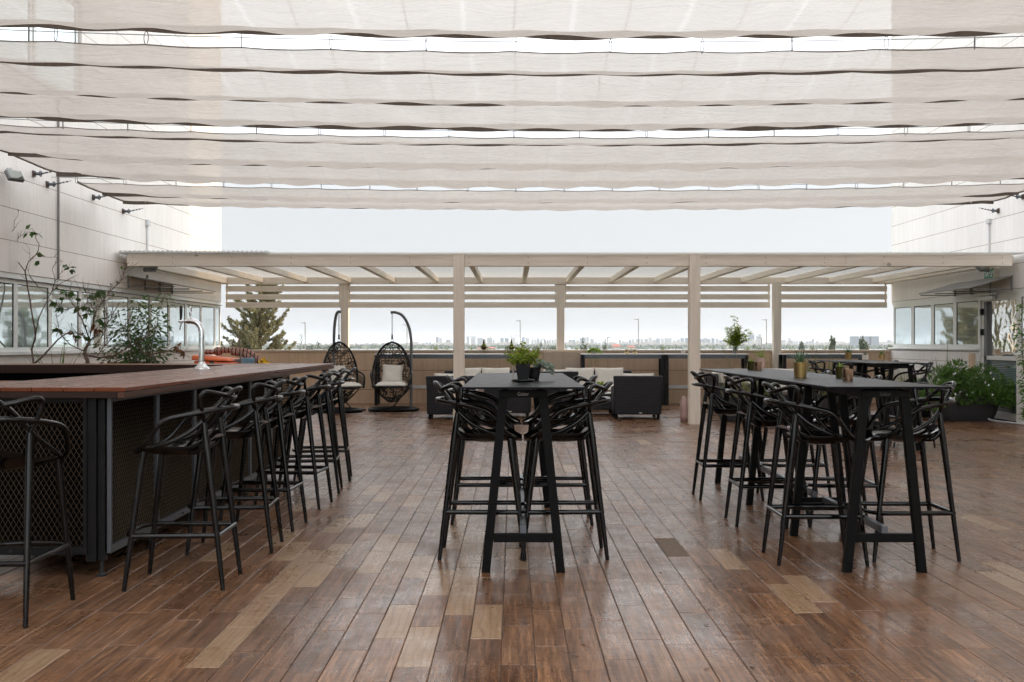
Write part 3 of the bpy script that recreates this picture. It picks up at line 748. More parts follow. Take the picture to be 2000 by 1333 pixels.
for a, b in zip(xs, xs[1:]):
    for y0, y1 in ((559, 570), (575, 585.5), (590.5, 601.5)):
        z1 = EYE+(HY-y0)*.0113; z0 = EYE+(HY-y1)*.0113
        m = MB(); m.box(a+.088, b-.088, ZB+.03+random.uniform(-.004, .004), ZB+.055, z0, z1); m.build('slat', 'timber_x', pg, bevel=.003)
    for q in (a+.093, b-.125):
        m = MB(); m.box(q, q+.03, ZB+.056, ZB+.095, EYE+(HY-601.5)*.0113, 2.62); m.build('slat_cleat', 'timber_z', pg)
for k in range(-6, 9):
    X = .235+.965*k
    m = MB(); m.box(X-.047, X+.047, ZF+.062, ZB-.002, 2.66, 2.768); m.build('rafter', 'timber_y', pg, bevel=.004)
for X in (-6.36, 8.22): m = MB(); m.box(X-.045, X+.045, ZF+.2, ZB-.002, 2.64, 2.768); m.build('rafter', 'timber_y', pg, bevel=.004)
for X in [-6.2+.06*0]+[-5.55+.965*k for k in range(15)]:
    m = MB()
    for z in (2.63, 2.72):
        if min(abs(X-p[0]) for p in pxs) > .12: m.lathe([(.008, 0), (.006, .004)], 8, (0, 0, z))
    if m.v:
        m.v = [(p[0]+X, -(p[2]-(2.63 if p[2] < 2.67 else 2.72))+ZF-.0605, (2.63 if p[2] < 2.67 else 2.72)+p[1]) for p in m.v]
        m.build('screw_heads', 'rust', pg)
m = MB(); N = 340; y0, y1 = ZF-.10, ZB+.3
vs = []
for i in range(N+1):
    y = y0+(y1-y0)*i/N; z = 2.79+.012*math.sin(2*PI*y/.076)
    vs += [(-6.42, y, z), (8.3, y, z)]
m.add(vs, [(2*i, 2*i+1, 2*i+3, 2*i+2) for i in range(N)]); m.build('roof_sheet', 'roof_sheet', pg, smooth=True)
m = MB(); vs = []; N = 170
for i in range(N+1):
    x = -6.42+2.42*i/N; z = .013*math.sin(2*PI*x/.076)
    vs += [(x, ZF-.16, 2.815+z), (x, ZF+.9, 2.83+z)]
m.add(vs, [(2*i, 2*i+1, 2*i+3, 2*i+2) for i in range(N)]); m.build('roof_sheet', 'roof_sheet', pg, smooth=True)
# ================================================================ bar stools
def make_stool(label, group):
    t_ = thing('bar_stool', label, 'bar stool', (0, 0, 0), 0, group)
    # seat: moulded shell, wide in front, scooped at the back
    m = MB(); NU, NV = 14, 12; top = []; 
    for j in range(NV+1):
        v = j/NV; y = .245 - .43*v
        hw = .205*(1-.42*max(0, v-.25)**1.2) * min(1, (v*5+.25))**.5
        for i in range(NU+1):
            u = -1+2*i/NU
            z = .752 - .020*math.exp(-((v-.55)/.3)**2)*(1-u*u) + .020*abs(u)**3 - .030*max(0, .18-v)/.18 + .075*max(0, v-.80)/.2*(1-.5*u*u)
            top.append(Vector((u*hw, y, z)))
    n1 = NU+1; fs = [(j*n1+i, j*n1+i+1, (j+1)*n1+i+1, (j+1)*n1+i) for j in range(NV) for i in range(NU)]
    bot = []
    for j in range(NV+1):
        for i in range(NU+1):
            p = top[j*n1+i]; e = min(1, min(j, NV-j, i, NU-i)/2.0); bot.append(p - Vector((0, 0, .008+.018*e)))
    K = len(top); fs2 = [tuple(K+a for a in reversed(q)) for q in fs]
    rim = [i for i in range(n1)] + [j*n1+NU for j in range(1, NV+1)] + [NV*n1+i for i in range(NU-1, -1, -1)] + [j*n1 for j in range(NV-1, 0, -1)]
    fr = [(rim[k], K+rim[k], K+rim[(k+1) % len(rim)], rim[(k+1) % len(rim)]) for k in range(len(rim))]
    m.add(top+bot, fs+fs2+fr); m.build('seat', 'black_plastic', t_, smooth=True, angle=60)
    # three interlaced loops
    def loop(half, r, name, flat=1.0):
        right = [Vector(p) for p in half]; left = [Vector((-p.x, p.y, p.z)) for p in reversed(right[1:])]
        pts = spline(left+right, 7); m = MB(); n = len(pts)
        rr = [r*(.86+.22*math.sin(PI*i/(n-1))) for i in range(n)]
        m.tube(pts, rr, 8, flat=flat); return m.build(name, 'black_plastic', t_, smooth=True, angle=70)
    loop([(0, -.272, 1.028), (.12, -.245, 1.046), (.205, -.185, 1.066), (.222, -.155, 1.048), (.212, -.150, 1.0), (.188, -.152, .95), (.165, -.155, .90), (.160, -.155, .86)], .0125, 'backrest')
    loop([(0, -.305, 1.078), (.055, -.285, 1.066), (.105, -.235, 1.015), (.140, -.185, .955), (.168, -.140, .900), (.196, -.075, .845), (.212, .01, .800), (.205, .09, .772), (.175, .15, .750)], .0125, 'backrest')
    loop([(0, -.288, .975), (.10, -.262, .972), (.175, -.185, .962), (.215, -.085, .945), (.238, .01, .925), (.245, .06, .895), (.240, .10, .845), (.222, .15, .785), (.180, .20, .748)], .0135, 'armrest')
    for s in (-1, 1):   # inner stays from the seat up to the loops
        m = MB(); m.tube(spline([(s*.06, -.02, .752), (s*.13, -.06, .775), (s*.165, -.115, .835), (s*.165, -.150, .905)], 5), [.009]*15+[.012], 6)
        m.build('seat_stay', 'black_plastic', t_, smooth=True)
    legs = {}
    for s in (-1, 1):
        top_ = (s*.163, -.153, .90); ft = (s*.190, -.262, 0)
        m = MB(); pts = [Vector(top_).lerp(Vector(ft), k/6) for k in range(7)]; m.tube(pts, [.0155, .021, .019, .0175, .016, .0145, .012], 8); m.build('leg', 'black_plastic', t_, smooth=True, angle=60)
        top_ = (s*.165, .170, .745); ft = (s*.205, .262, 0)
        m = MB(); pts = [Vector(top_).lerp(Vector(ft), k/6) for k in range(7)]; m.tube(pts, [.020, .020, .0185, .017, .016, .0145, .012], 8); m.build('leg', 'black_plastic', t_, smooth=True, angle=60)
        m = MB(); m.tube(spline([(s*.165, -.165, .80), (s*.155, -.12, .745), (s*.12, -.06, .738)], 4), .015, 6); m.build('seat_bracket', 'black_plastic', t_, smooth=True)
    m = MB(); m.tube([(-.183, -.232, .292), (.183, -.232, .292)], .0135, 8); m.build('footrest', 'black_plastic', t_, smooth=True, angle=60)
    m = MB()
    for s in (-1, 1): m.tube([(s*.183, -.232, .292), (s*.192, .225, .292)], .0125, 8, flat=1.2)
    m.tube(spline([(-.192, .225, .292), (-.12, .268, .292), (0, .285, .292), (.12, .268, .292), (.192, .225, .292)], 5), .0125, 8)
    m.build('footrest', 'black_plastic', t_, smooth=True, angle=60)
    return t_
stools = []
def head(px1, py1, px2, py2, into):   # rear feet near/far -> centre and heading
    a = Vector((*F(px1, py1), 0)); b = Vector((*F(px2, py2), 0)); mid = (a+b)/2; d = (b-a).normalized()
    n = Vector((-d.y, d.x, 0))
    if n.dot(Vector((into, 0, 0))) < 0: n = -n
    c = mid + n*.262; return c, math.atan2(n.y, n.x)-PI/2
g1, g2, g3, g4 = 'black bar stools along the timber bar', 'black bar stools round the middle high table', 'black bar stools round the right-hand high table', 'black bar stools at the far right high table'
S0 = make_stool('black bar stool at the short near side of the bar, leftmost and nearest the camera', g1)
S0.location = (-2.475, 5.03, 0); S0.rotation_euler = (0, 0, R(2))
bar_feet = [(435.5,1153.5,469.7,1122,'nearest of six along the bar, at its mesh corner'), (530,1083,551.6,1058,'second of six along the bar'),
 (570.5,1040,599,1020,'third of six along the bar'), (623.4,996,647.6,981.7,'fourth of six along the bar'),
 (661.8,965,667.5,953,'fifth of six along the bar, next to last'), (683,941,686,930,'last of six along the bar, nearest the hanging chairs')]
for x1, y1, x2, y2, lab in bar_feet:
    c, rz = head(x1, y1, x2, y2, -1); dup(S0, (c.x, c.y, 0), rz, 'black bar stool, '+lab)
TX = .056
for x, y, rz, lab in ((TX-.247, 6.46, -90, 'near left stool'), (TX+.255, 6.46, 90, 'near right stool'), (TX-.247, 7.66, -90, 'far left stool'), (TX+.255, 7.66, 90, 'far right stool')):
    dup(S0, (x, y, 0), R(rz+random.uniform(-1, 1)), 'black bar stool, %s of the middle high table' % lab, g2)
RX = 2.15
for x, y, rz, lab in ((1.845, 6.30, -90, 'nearest of three on the left side'), (1.872, 7.58, -90, 'middle one of three on the left side'), (1.84, 8.82, -91, 'farthest of three on the left side'),
                      (2.45, 6.42, 90, 'nearest of three on the right side'), (2.42, 7.62, 88, 'middle one of three on the right side'), (2.42, 8.85, 91, 'farthest of three on the right side')):
    dup(S0, (x, y, 0), R(rz), 'black bar stool, %s of the right-hand high table' % lab, g3)
FX_ = 4.79
for x, y, rz, lab in ((FX_-.30, 13.35, -90, 'near left stool'), (FX_-.30, 14.5, -90, 'far left stool'), (FX_+.30, 13.2, 90, 'near right stool'), (FX_+.30, 14.4, 90, 'far right stool')):
    dup(S0, (x, y, 0), R(rz), 'black bar stool, %s of the far right high table' % lab, g4)

# ================================================================ high tables
def leg_frame(par, y, H=1.055, logo=None):
    m = MB(); wt, wb = .116, .217; a = .051
    def lg(s):
        b0 = [(s*wb-a/2, y-.022, 0), (s*wb+a/2, y-.022, 0), (s*wb+a/2, y+.022, 0), (s*wb-a/2, y+.022, 0)]
        t0 = [(s*wt-a/2-.012*s*0, y-.022, H-.042), (s*wt+a/2, y-.022, H-.042), (s*wt+a/2, y+.022, H-.042), (s*wt-a/2, y+.022, H-.042)]
        m.hexa(b0, t0)
    for s in (-1, 1):
        m = MB(); lg(s); l_ = m.build('leg', 'black_powder', par, bevel=.003)
        q = MB(); q.box(s*wb-.024, s*wb+.024, y-.018, y+.018, -.001, .004); q.build('foot_pad', 'black_rubber', l_)
    m = MB(); m.box(-wt-a/2+.002, wt+a/2-.002, y-.0225, y+.0225, H-.042, H); m.build('top_rail', 'black_powder', par, bevel=.003)
    k = .20/(H-.042); w_ = wb+(wt-wb)*k-a/2
    m = MB(); m.box(-w_, w_, y-.018, y+.018, .175, .225); m.build('crossbar', 'black_powder', par, bevel=.003)
    if logo: text_mesh('Gaber', .031, 'lettering', logo, par, (0, y-.0235, H-.021), (R(90), 0, 0), .0006, .85)
def high_table(X, Y, W, L, frames, label, logo='logo_dark', ctr_bar=True):
    t_ = thing('high_table', label, 'high table', (X, Y, 0))
    m = MB(); m.box(-W/2, W/2, 0, L, 1.068, 1.080); m.build('tabletop', 'tabletop_black', t_, bevel=.003)
    for i, fy in enumerate(frames): leg_frame(t_, fy, logo=(logo if i == 0 else None))
    m = MB()
    for s in (-1, 1): m.box(s*.10-.015, s*.10+.015, frames[0]+.023, frames[-1]-.023, 1.012, 1.0675)
    m.build('top_rail', 'black_powder', t_)
    m = MB(); m.box(-.018, .018, frames[0]-.01, frames[-1]+.01, .2255, .268); m.build('stretcher', 'grey_steel', t_, bevel=.002)
    return t_
high_table(TX, 5.78, .70, 2.72, (.16, 2.5), 'middle black high table, carrying the leafy plant in a square black pot, seen end-on', 'logo_white')
high_table(RX, 5.84, .70, 1.35, (.10, 1.23), 'near half of the right-hand black high table, carrying two metallic glass pots')
high_table(RX, 7.20, .70, 2.72, (.12, 1.20, 2.50), 'far half of the right-hand black high table, carrying the large gold pot', logo=None)
high_table(FX_, 12.55, .70, 1.20, (.12, 1.08), 'near half of the far right black high table, beside the green plant trough', logo=None)
high_table(FX_, 13.76, .70, 1.25, (.10, 1.13), 'far half of the far right black high table, carrying three small potted succulents', logo=None)

# ================================================================ the bar
CT, CB = 1.08, 1.025; BX = -2.17; BY = 5.72
bar = thing('bar_counter', 'long dark timber-topped bar with expanded-metal mesh sides and a square of counter round its inside', 'bar', (BX, BY, 0))
def bx_(m, x0, x1, y0, y1, z0, z1): return m.box(x0-BX, x1-BX, y0-BY, y1-BY, z0, z1)
XI = -3.22; YE = 12.40; XW = -6.1; YN = 6.75; YF = 11.35
m = MB(); n = 6; wd = (BX-XI)/n
for i in range(n):
    a = XI+i*wd; segs = [YN-.0, 8.6+.7*((i*37) % 5)/5, YF+.5*((i*13) % 3)/3, YE]
    segs[0] = BY+.01 if False else BY+1.02*(1-0) if False else BY+.001+ (1.03)*(1-(i+.5)/n)*0
    for p, q in zip(segs, segs[1:]): bx_(m, a+.002, a+wd-.002, p+.002, q-.002, CB+.031+random.uniform(0, .0015), CT+random.uniform(-.001, .001))
m.build('counter_top', 'counter_y', bar, bevel=.003)
m = MB(); n = 7; wd = (YN-BY)/n
for i in range(n):
    bx_(m, XW, XI-.003, BY+i*wd+.002, BY+(i+1)*wd-.002, CB+.031, CT+random.uniform(-.001, .001))
m.build('counter_top', 'counter_x', bar, bevel=.003)
m = MB(); n = 7; wd = (YE-YF)/n
for i in range(n):
    bx_(m, XW, XI-.003, YF+i*wd+.002, YF+(i+1)*wd-.002, CB+.031, CT+random.uniform(-.001, .001))
m.build('counter_top', 'counter_x', bar, bevel=.003)
m = MB()
for a, b in ((BY, 8.1), (8.104, 10.4), (10.404, YE)): bx_(m, BX-.045, BX-.002, a, b, CB-.006, CB+.029)
m.build('edge_board', 'counter_edge', bar, bevel=.003)
m = MB(); bx_(m, XW, BX-.047, BY, BY+.04, CB-.006, CB+.029); bx_(m, XW, BX-.047, YE-.04, YE, CB-.006, CB+.029); m.build('edge_board', 'counter_edge_x', bar, bevel=.003)
m = MB(); bx_(m, XW, XI, YF-.025, YF-.002, CB-.03, CT+.006); bx_(m, XW, XI-.03, YN+.002, YN+.024, CB-.03, CT-.004); m.build('inner_edge', 'counter_edge_x', bar)
m = MB(); bx_(m, XI-.026, XI-.004, YN+.03, YF-.03, CB-.03, CT-.002); m.build('inner_edge', 'counter_edge', bar)
m = MB(); bx_(m, XW+.05, BX-.05, BY+.05, YN-.03, CB-.009, CB+.03); bx_(m, XI+.03, BX-.05, YN-.02, YE-.05, CB-.009, CB+.03); bx_(m, XW+.05, XI, YF+.03, YE-.05, CB-.009, CB+.03)
m.build('sub_frame', 'dark_steel', bar)
FXX = BX-.135; PB, PT = .13, CB-.010
def mesh_sheet(wdt, hgt, dx=.031, dz=.052, r=.0028):
    m = MB(); k = dz/dx
    def clip(x0, s):
        # line z = s*k*(x-x0)
        pts = []
        za, xa_ = 0, x0; zb, xb_ = hgt, x0+s*hgt/k
        if s > 0: lo, hi = xa_, xb_
        else: lo, hi = xb_, xa_
        l = max(lo, 0); h_ = min(hi, wdt)
        if h_-l < .004: return None
        return (l, s*k*(l-x0)), (h_, s*k*(h_-x0))
    n = int((wdt+hgt/k)/dx)+2
    for s in (1, -1):
        for i in range(-1, n+1):
            x0 = (i*dx - hgt/k) if s > 0 else i*dx
            c = clip(x0, s)
            if c: m.beam((c[0][0], 0 if s > 0 else .004, c[0][1]), (c[1][0], 0 if s > 0 else .004, c[1][1]), .0022, .0035, up=(0, 1, .35*s))
    return m
def panel(parent, x, y, rz, wdt, fm='grey_steel', proto={}):
    key = round(wdt, 3)
    hgt = PT-PB
    if key not in proto:
        fr = MB(); a = .022
        fr.box(0, a, -.012, .012, 0, hgt); fr.box(wdt-a, wdt, -.012, .012, 0, hgt); fr.box(a, wdt-a, -.012, .012, 0, .045); fr.box(a, wdt-a, -.012, .012, hgt-a, hgt)
        p = fr.build('panel_frame', fm, parent, bevel=.002)
        ms = mesh_sheet(wdt-2*a, hgt-a-.045).build('mesh', 'bronze_mesh', p); ms.location = (a, .004, .045)
        bt_ = MB(); bt_.lathe([(.004, -.006), (.009, -.004), (.009, .004)], 10); b2 = bt_.build('bolt', 'black_rubber', p); b2.location = (wdt*.62, -.014, .022); b2.rotation_euler = (R(90), 0, 0)
        proto[key] = p
    else:
        p = proto[key].copy(); COL.objects.link(p); p.parent = parent
        for c in proto[key].children:
            q = c.copy(); COL.objects.link(q); q.parent = p
    p.location = (x-BX, y-BY, PB); p.rotation_euler = (0, 0, rz)
py0 = BY+.085; pw = .772
for k in range(6): panel(bar, FXX, py0+.03+k*(pw+.006), R(90), pw)
for k in range(3): panel(bar, FXX-.10-(k+1)*1.14, py0-.002, 0, 1.13, 'dark_steel')
m = MB()
bx_(m, FXX-.06, FXX-.02, py0+.02, py0+.06, .09, PT); bx_(m, FXX-.12, FXX-.062, py0, py0+.05, .09, PT); m.build('corner_post', 'dark_steel', bar)
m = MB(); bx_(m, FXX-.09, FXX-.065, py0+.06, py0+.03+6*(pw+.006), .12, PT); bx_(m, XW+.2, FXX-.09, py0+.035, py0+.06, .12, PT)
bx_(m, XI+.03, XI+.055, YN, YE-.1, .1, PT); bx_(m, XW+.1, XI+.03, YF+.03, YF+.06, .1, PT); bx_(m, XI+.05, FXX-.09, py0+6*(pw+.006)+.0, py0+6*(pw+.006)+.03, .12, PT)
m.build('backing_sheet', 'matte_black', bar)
m = MB(); 
for zz in (.45, .78): bx_(m, XI+.06, FXX-.10, py0+.1, py0+4.6, zz, zz+.02)
m.build('shelf', 'dark_steel', bar)
for yy in [py0+.04+k*.778 for k in range(7)]:
    m = MB(); m.lathe([(.028, 0), (.030, .010), (.012, .022), (.008, .13)], 10, (FXX-.045-BX, yy-BY, 0)); m.build('foot', 'black_rubber', bar)
m = MB(); bx_(m, XI+.1, XI+.14, YE-.3, YE-.26, 0, PT); bx_(m, XW+.3, XW+.34, YE-.3, YE-.26, 0, PT); m.build('far_leg', 'dark_steel', bar)

# beer tap
bt0 = thing('beer_tap', 'chrome single beer tap with a curved neck, standing on the far part of the bar', 'beer tap', (-2.97, 9.75, CT))
m = MB(); m.lathe([(.075, 0), (.074, .008), (.045, .035), (.028, .065), (.026, .08)], 24); m.build('base', 'chrome', bt0, smooth=True, angle=50)
m = MB(); m.tube(spline([(0, 0, .07), (0, 0, .25), (0, 0, .34), (-.012, 0, .40), (-.05, 0, .445), (-.10, 0, .458), (-.135, 0, .458)], 7), .0275, 16); m.build('column', 'chrome', bt0, smooth=True, angle=60)
m = MB(); m.tube([(-.135, 0, .458), (-.16, 0, .457)], .02, 12); m.tube([(-.16, 0, .457), (-.205, 0, .456), (-.215, 0, .456)], [.013, .014, .017], 12); m.tube(spline([(-.185, 0, .45), (-.20, 0, .42), (-.208, 0, .375)], 4), .008, 8); m.build('spout', 'chrome', bt0, smooth=True)
m = MB(); m.tube([(-.198, 0, .47), (-.197, 0, .50), (-.196, 0, .56), (-.195, 0, .60), (-.195, 0, .605)], [.009, .012, .016, .013, .004], 12); m.build('handle', 'black_plastic', bt0, smooth=True)
m = MB(); m.tube([(-.105+.0*math.cos(a), .026*math.cos(a), .545+.047*math.sin(a)) for a in [2*PI*k/24 for k in range(24)]], .006, 6, closed=True); m.lathe([(.006, .475), (.005, .50)], 8, (-.105, 0, 0)); m.build('badge_ring', 'chrome', bt0, smooth=True)

# ================================================================ pots and table plants
def pot(par, name, mat, r0, r1, h, n=28, wall=.006, sq=0, soil=True):
    m = MB(); m.lathe([(r0, 0), (r1, h), (r1-wall, h), (r1-wall*1.3, h*.86)], 4 if sq else n); o = m.build(name, mat, par, smooth=not sq, angle=40, bevel=.004 if sq else 0)
    if soil: m = MB(); m.lathe([(r1-wall*1.2, h*.84), (.0001, h*.88)], 4 if sq else n); m.build('soil', 'soil', par)
    return o
def aloe(par, z, n, L, W, mat='leaf_aloe', spread=1.0, r=random):
    m = MB()
    for i in range(n):
        a = i*2.4+r.uniform(-.3, .3); e = (.25+1.1*(1-i/n))*spread
        d = (math.cos(a)*math.sin(e), math.sin(a)*math.sin(e), math.cos(e)); m.blade((0, 0, z), d, L*r.uniform(.75, 1.1), W, .45, 5)
    return m.build('leaves', mat, par)
def fern(par, z, n, L):
    m = MB()
    for i in range(n):
        a = random.uniform(0, 6.28); e = random.uniform(.15, 1.25); d = Vector((math.cos(a)*math.sin(e), math.sin(a)*math.sin(e), math.cos(e))); c = Vector((0, 0, z)); q = d.copy()
        for k in range(9):
            c2 = c+q*L/9; q = (q+Vector((0, 0, -.09))).normalized()
            sd_ = q.cross(Vector((0, 0, 1))).normalized()
            for s in (-1, 1): m.leaf(c2, sd_*s+q*.7, L*.16*(1-k/13), L*.045, .1)
            c = c2
    return m.build('leaves', 'leaf_bright', par)
H_ = 1.081
def onx(px, py, z): Z = (EYE-z)*FPX/(py-HY); return ((px-VX)/FPX*Z, Z, z)
def potted(name, label, cat, loc): return thing(name, label, cat, loc)
# middle table: tray, square pot, silver plant
cx, cyy = TX+.004, 6.55
q = thing('tray', 'oval black plastic tray under the square pot on the middle table', 'tray', (cx, cyy, H_)); m = MB()
m.lathe([(.10, .003), (.123, .006), (.130, .017), (.123, .028), (.108, .026), (.10, .012)], 40, sx=1, sy=.8); m.build('rim', 'black_pot', q, smooth=True); q.scale = (.58,)*3; m = MB(); m.lathe([(.10, .0), (.11, .012), (.0001, .013)], 40, sy=.8); m.build('tray_base', 'black_pot', q)
pp = potted('potted_plant', 'leafy round-leaved green plant in a square black pot on the middle table', 'potted plant', (cx, cyy, H_+.009)); pp.scale = (.66, .66, .60)
o = pot(pp, 'pot', 'black_pot', .070, .103, .172, sq=1)
m = MB(); st_ = MB(); rr_ = random.Random(5)
for i in range(60):
    a = rr_.uniform(0, 6.28); e = rr_.uniform(0, 1.25)**.9; L = rr_.uniform(.12, .285)*(1.0-.15*e)
    d = Vector((math.cos(a)*math.sin(e)*1.05, math.sin(a)*math.sin(e), math.cos(e))); base = Vector((rr_.uniform(-.05, .05), rr_.uniform(-.05, .05), .15))
    tip = base+d*L; st_.tube([base, base.lerp(tip, .5)+Vector((0, 0, .01)), tip], [.0022, .0018, .001], 4)
    for k in range(int(L*70)):
        f_ = rr_.uniform(.25, 1); p = base.lerp(tip, f_); a2 = rr_.uniform(0, 6.28); dd = Vector((math.cos(a2), math.sin(a2), rr_.uniform(-.3, .6))); s_ = rr_.uniform(.020, .036)
        m.leaf(p+dd*.004, dd, s_, s_*.95, .12, round_=True)
m.build('foliage', 'leaf_lime', pp); st_.build('stems', 'bark', pp)
pp = potted('potted_plant', 'silvery trailing plant in a dark pot behind the square black pot', 'potted plant', (cx+.075, cyy+.24, H_)); pp.scale = (.66,)*3
pot(pp, 'pot', 'black_pot', .05, .07, .13)
m = MB()
for i in range(30):
    a = rr_.uniform(-1.2, 1.6); c = Vector((0, 0, .13)); d = Vector((math.cos(a), math.sin(a)*.6, rr_.uniform(.4, 1.0))).normalized()
    for k in range(9):
        c = c+d*.024; d = (d+Vector((0, 0, -.2))).normalized()
        for _ in range(3): m.leaf(c, rv(), rr_.uniform(.018, .03), .02, .1, round_=True)
m.build('foliage', 'leaf_silver', pp)
q = thing('candle_holder', 'slim pale column beside the square black pot on the middle table', 'candle', (cx-.062, cyy+.12, H_)); q.scale = (.5,)*3; m = MB(); m.lathe([(.018, 0), (.018, .012), (.010, .02), (.010, .16), (.016, .168), (.016, .185), (.0001, .185)], 16); m.build('candle_stem', 'white_clay', q, smooth=True, angle=40)
# right table
def small(px, py, z, label, mat, r0, r1, h, plant=None, name='potted_plant', cat='potted plant'):
    q = potted(name, label, cat, onx(px, py, z)); pot(q, 'pot', mat, r0, r1, h)
    q.scale = (.67, .67, .67)
    if plant == 'aloe': aloe(q, h*.8, 26, .19, .032)
    elif plant == 'aloe_s': aloe(q, h*.8, 22, .11, .018)
    elif plant == 'agave': aloe(q, h*.8, 40, .13, .012, 'leaf_grass', .95)
    elif plant == 'fern': fern(q, h*.85, 26, .17)
    elif plant == 'tuft': aloe(q, h*.8, 20, .075, .022, 'leaf_bright')
    return q
small(1656, 744, H_, 'bronze mirrored glass pot on the near end of the right-hand table', 'copper_glass', .048, .052, .115)
small(1641, 738, H_, 'olive glass pot with a small green plant, on the near end of the right-hand table', 'green_glass', .046, .050, .118, 'tuft')
small(1563, 737, H_, 'large gold pot with a dark spiky succulent, in the middle of the right-hand table', 'gold', .064, .074, .165, 'aloe')
small(1480.5, 724, H_, 'bronze mirrored glass pot on the far end of the right-hand table', 'copper_glass', .048, .052, .115)
small(1467, 723, H_, 'olive glass pot with a small green plant, on the far end of the right-hand table', 'green_glass', .046, .050, .118, 'tuft')
small(1487, 718, H_, 'pink pot with a bright green fern, on the far end of the right-hand table', 'pink_clay', .05, .058, .15, 'fern')
small(1657, 702, H_, 'gold pot with a small aloe, leftmost of three pots on the far right table', 'gold', .062, .076, .155, 'aloe')
small(1690, 703, H_, 'white clay pot with a tiny succulent, middle of three on the far right table', 'white_clay', .066, .068, .11, 'aloe_s')
q = small(1722, 706, H_+.06, 'gold pot on a wire stand, rightmost of three on the far right table', 'gold', .06, .064, .09, 'agave')
q.location = (q.location.x*13.3/q.location.y, 13.3, H_+.038)
m = MB()
for a in range(4):
    c_, s_ = math.cos(a*PI/2+.7)*.066, math.sin(a*PI/2+.7)*.066; m.tube([(c_, s_, -.055), (c_, s_, .03)], .003, 5)
m.tube([(math.cos(k*PI/8)*.066, math.sin(k*PI/8)*.066, .0) for k in range(16)], .003, 5, closed=True); m.build('stand', 'gold', q)

# ================================================================ parapet shelves (narrow high tables)
def shelf_table(x0, x1, label, Y0=21.72, legs=True):
    a = (x0-VX)/FPX*Y0; b = (x1-VX)/FPX*Y0
    t_ = thing('parapet_table', label, 'narrow table', (a, Y0, 0)); W = b-a
    m = MB(); m.box(0, W, 0, .42, 1.075, 1.10); m.build('tabletop', 'aluminium', t_, bevel=.003)
    m = MB(); m.box(.06, W-.06, .02, .05, .995, 1.074); m.build('apron', 'grey_steel', t_)
    for X in (.0, W-.07):
        for y in (.02, .34):
            m = MB(); m.box(X, X+.07, y, y+.06, 0, 1.073); m.build('leg', 'dark_steel', t_)
    m = MB(); m.box(.07, W-.07, .18, .22, .36, .42); m.build('stretcher', 'white_panel', t_)
shelf_table(731, 893, 'narrow aluminium-topped table against the parapet, behind the right hanging chair')
shelf_table(895, 1027, 'narrow aluminium-topped table against the parapet, left of the stone pier')
shelf_table(1136, 1298, 'narrow aluminium-topped table against the parapet, right of the stone pier')
shelf_table(1300, 1462, 'narrow aluminium-topped table against the parapet, carrying the bamboo plant')
shelf_table(1530, 1695, 'narrow aluminium-topped table against the parapet, right of the back post that stands on the floor')
T_ = 1.101
q = potted('potted_plant', 'tall feathery bamboo in a small grey pot, right of the right front post', 'potted plant', onx(1436, 691.2, T_)); q.location.y = 21.95; q.location.x = (1436-VX)/FPX*21.95
pot(q, 'pot', 'grey_clay', .04, .055, .11)
m = MB(); st_ = MB(); r_ = random.Random(3)
for i in range(22):
    a = r_.uniform(0, 6.28); e = r_.uniform(.02, .75); L = r_.uniform(.30, .50) if i else .75; d = Vector((math.cos(a)*math.sin(e), math.sin(a)*math.sin(e)*.6, math.cos(e))); p = Vector((0, 0, .08)); pts = [p.copy()]
    for k in range(10):
        p = p+d*L/10; d = (d+Vector((d.x*.10, 0, -.03))).normalized(); pts.append(p.copy())
        if k > 2:
            for _ in range(9): dd = Vector((r_.uniform(-1, 1), r_.uniform(-1, 1), r_.uniform(-.4, .7))); m.leaf(p+dd*r_.uniform(0, .04), dd, r_.uniform(.05, .10), .020, .3)
    st_.tube(pts, .0035, 4)
m.build('foliage', 'leaf_lime', q); st_.build('stems', 'leaf_grass', q)
def ball_hanger(px, lab):
    X = (px-VX)/FPX*22.36; q = thing('glass_terrarium', lab, 'terrarium', (X, 22.36, 1.176))
    m = MB(); m.lathe([(.03, 0), (.06, .03), (.072, .065), (.058, .10), (.028, .125), (.020, .15), (.026, .165), (.018, .18), (.012, .22), (.0001, .24)], 20); m.build('bottle', 'green_glass', q, smooth=True)
    m = MB()
    for i in range(60): m.leaf((0, -.03, .10), rv(), .055, .02, .2)
    m.build('foliage', 'leaf_bright', q)
    m = MB(); m.tube([(-.11, 0, .07), (-.06, 0, .05), (.06, 0, .05), (.11, 0, .06)], .010, 6); m.build('handle', 'bark', q)
ball_hanger(945, 'dark round bottle with green sprig on the parapet, left of the leafy table plant')
ball_hanger(999, 'dark round bottle with green sprig on the parapet, behind the leafy table plant')
q = potted('potted_plant', 'small white pot with a trailing green plant, just right of the stone pier', 'potted plant', ((1161-VX)/FPX*21.9, 21.9, T_)); pot(q, 'pot', 'white_clay', .035, .045, .07)
m = MB()
for i in range(26):
    c = Vector((0, 0, .07)); a = random.uniform(0, 6.28); d = Vector((math.cos(a)*1.5, math.sin(a), .8)).normalized()
    for k in range(6): c = c+d*.028; d = (d+Vector((0, 0, -.33))).normalized(); m.leaf(c, rv(), .045, .026, .2); m.leaf(c, rv(), .045, .026, .2)
for vx_ in (-.14, -.10, .0, .04, .07):
    c = Vector((vx_, -.23, .0)); m.leaf((vx_*.5, -.1, .03), (vx_, -1, .1), .14, .012, .05)
    for k in range(int(random.uniform(6, 15))): c = c+Vector((random.uniform(-.012, .012), 0, -.03)); m.leaf(c, rv(), .035, .018, .2)
m.build('foliage', 'leaf_bright', q)
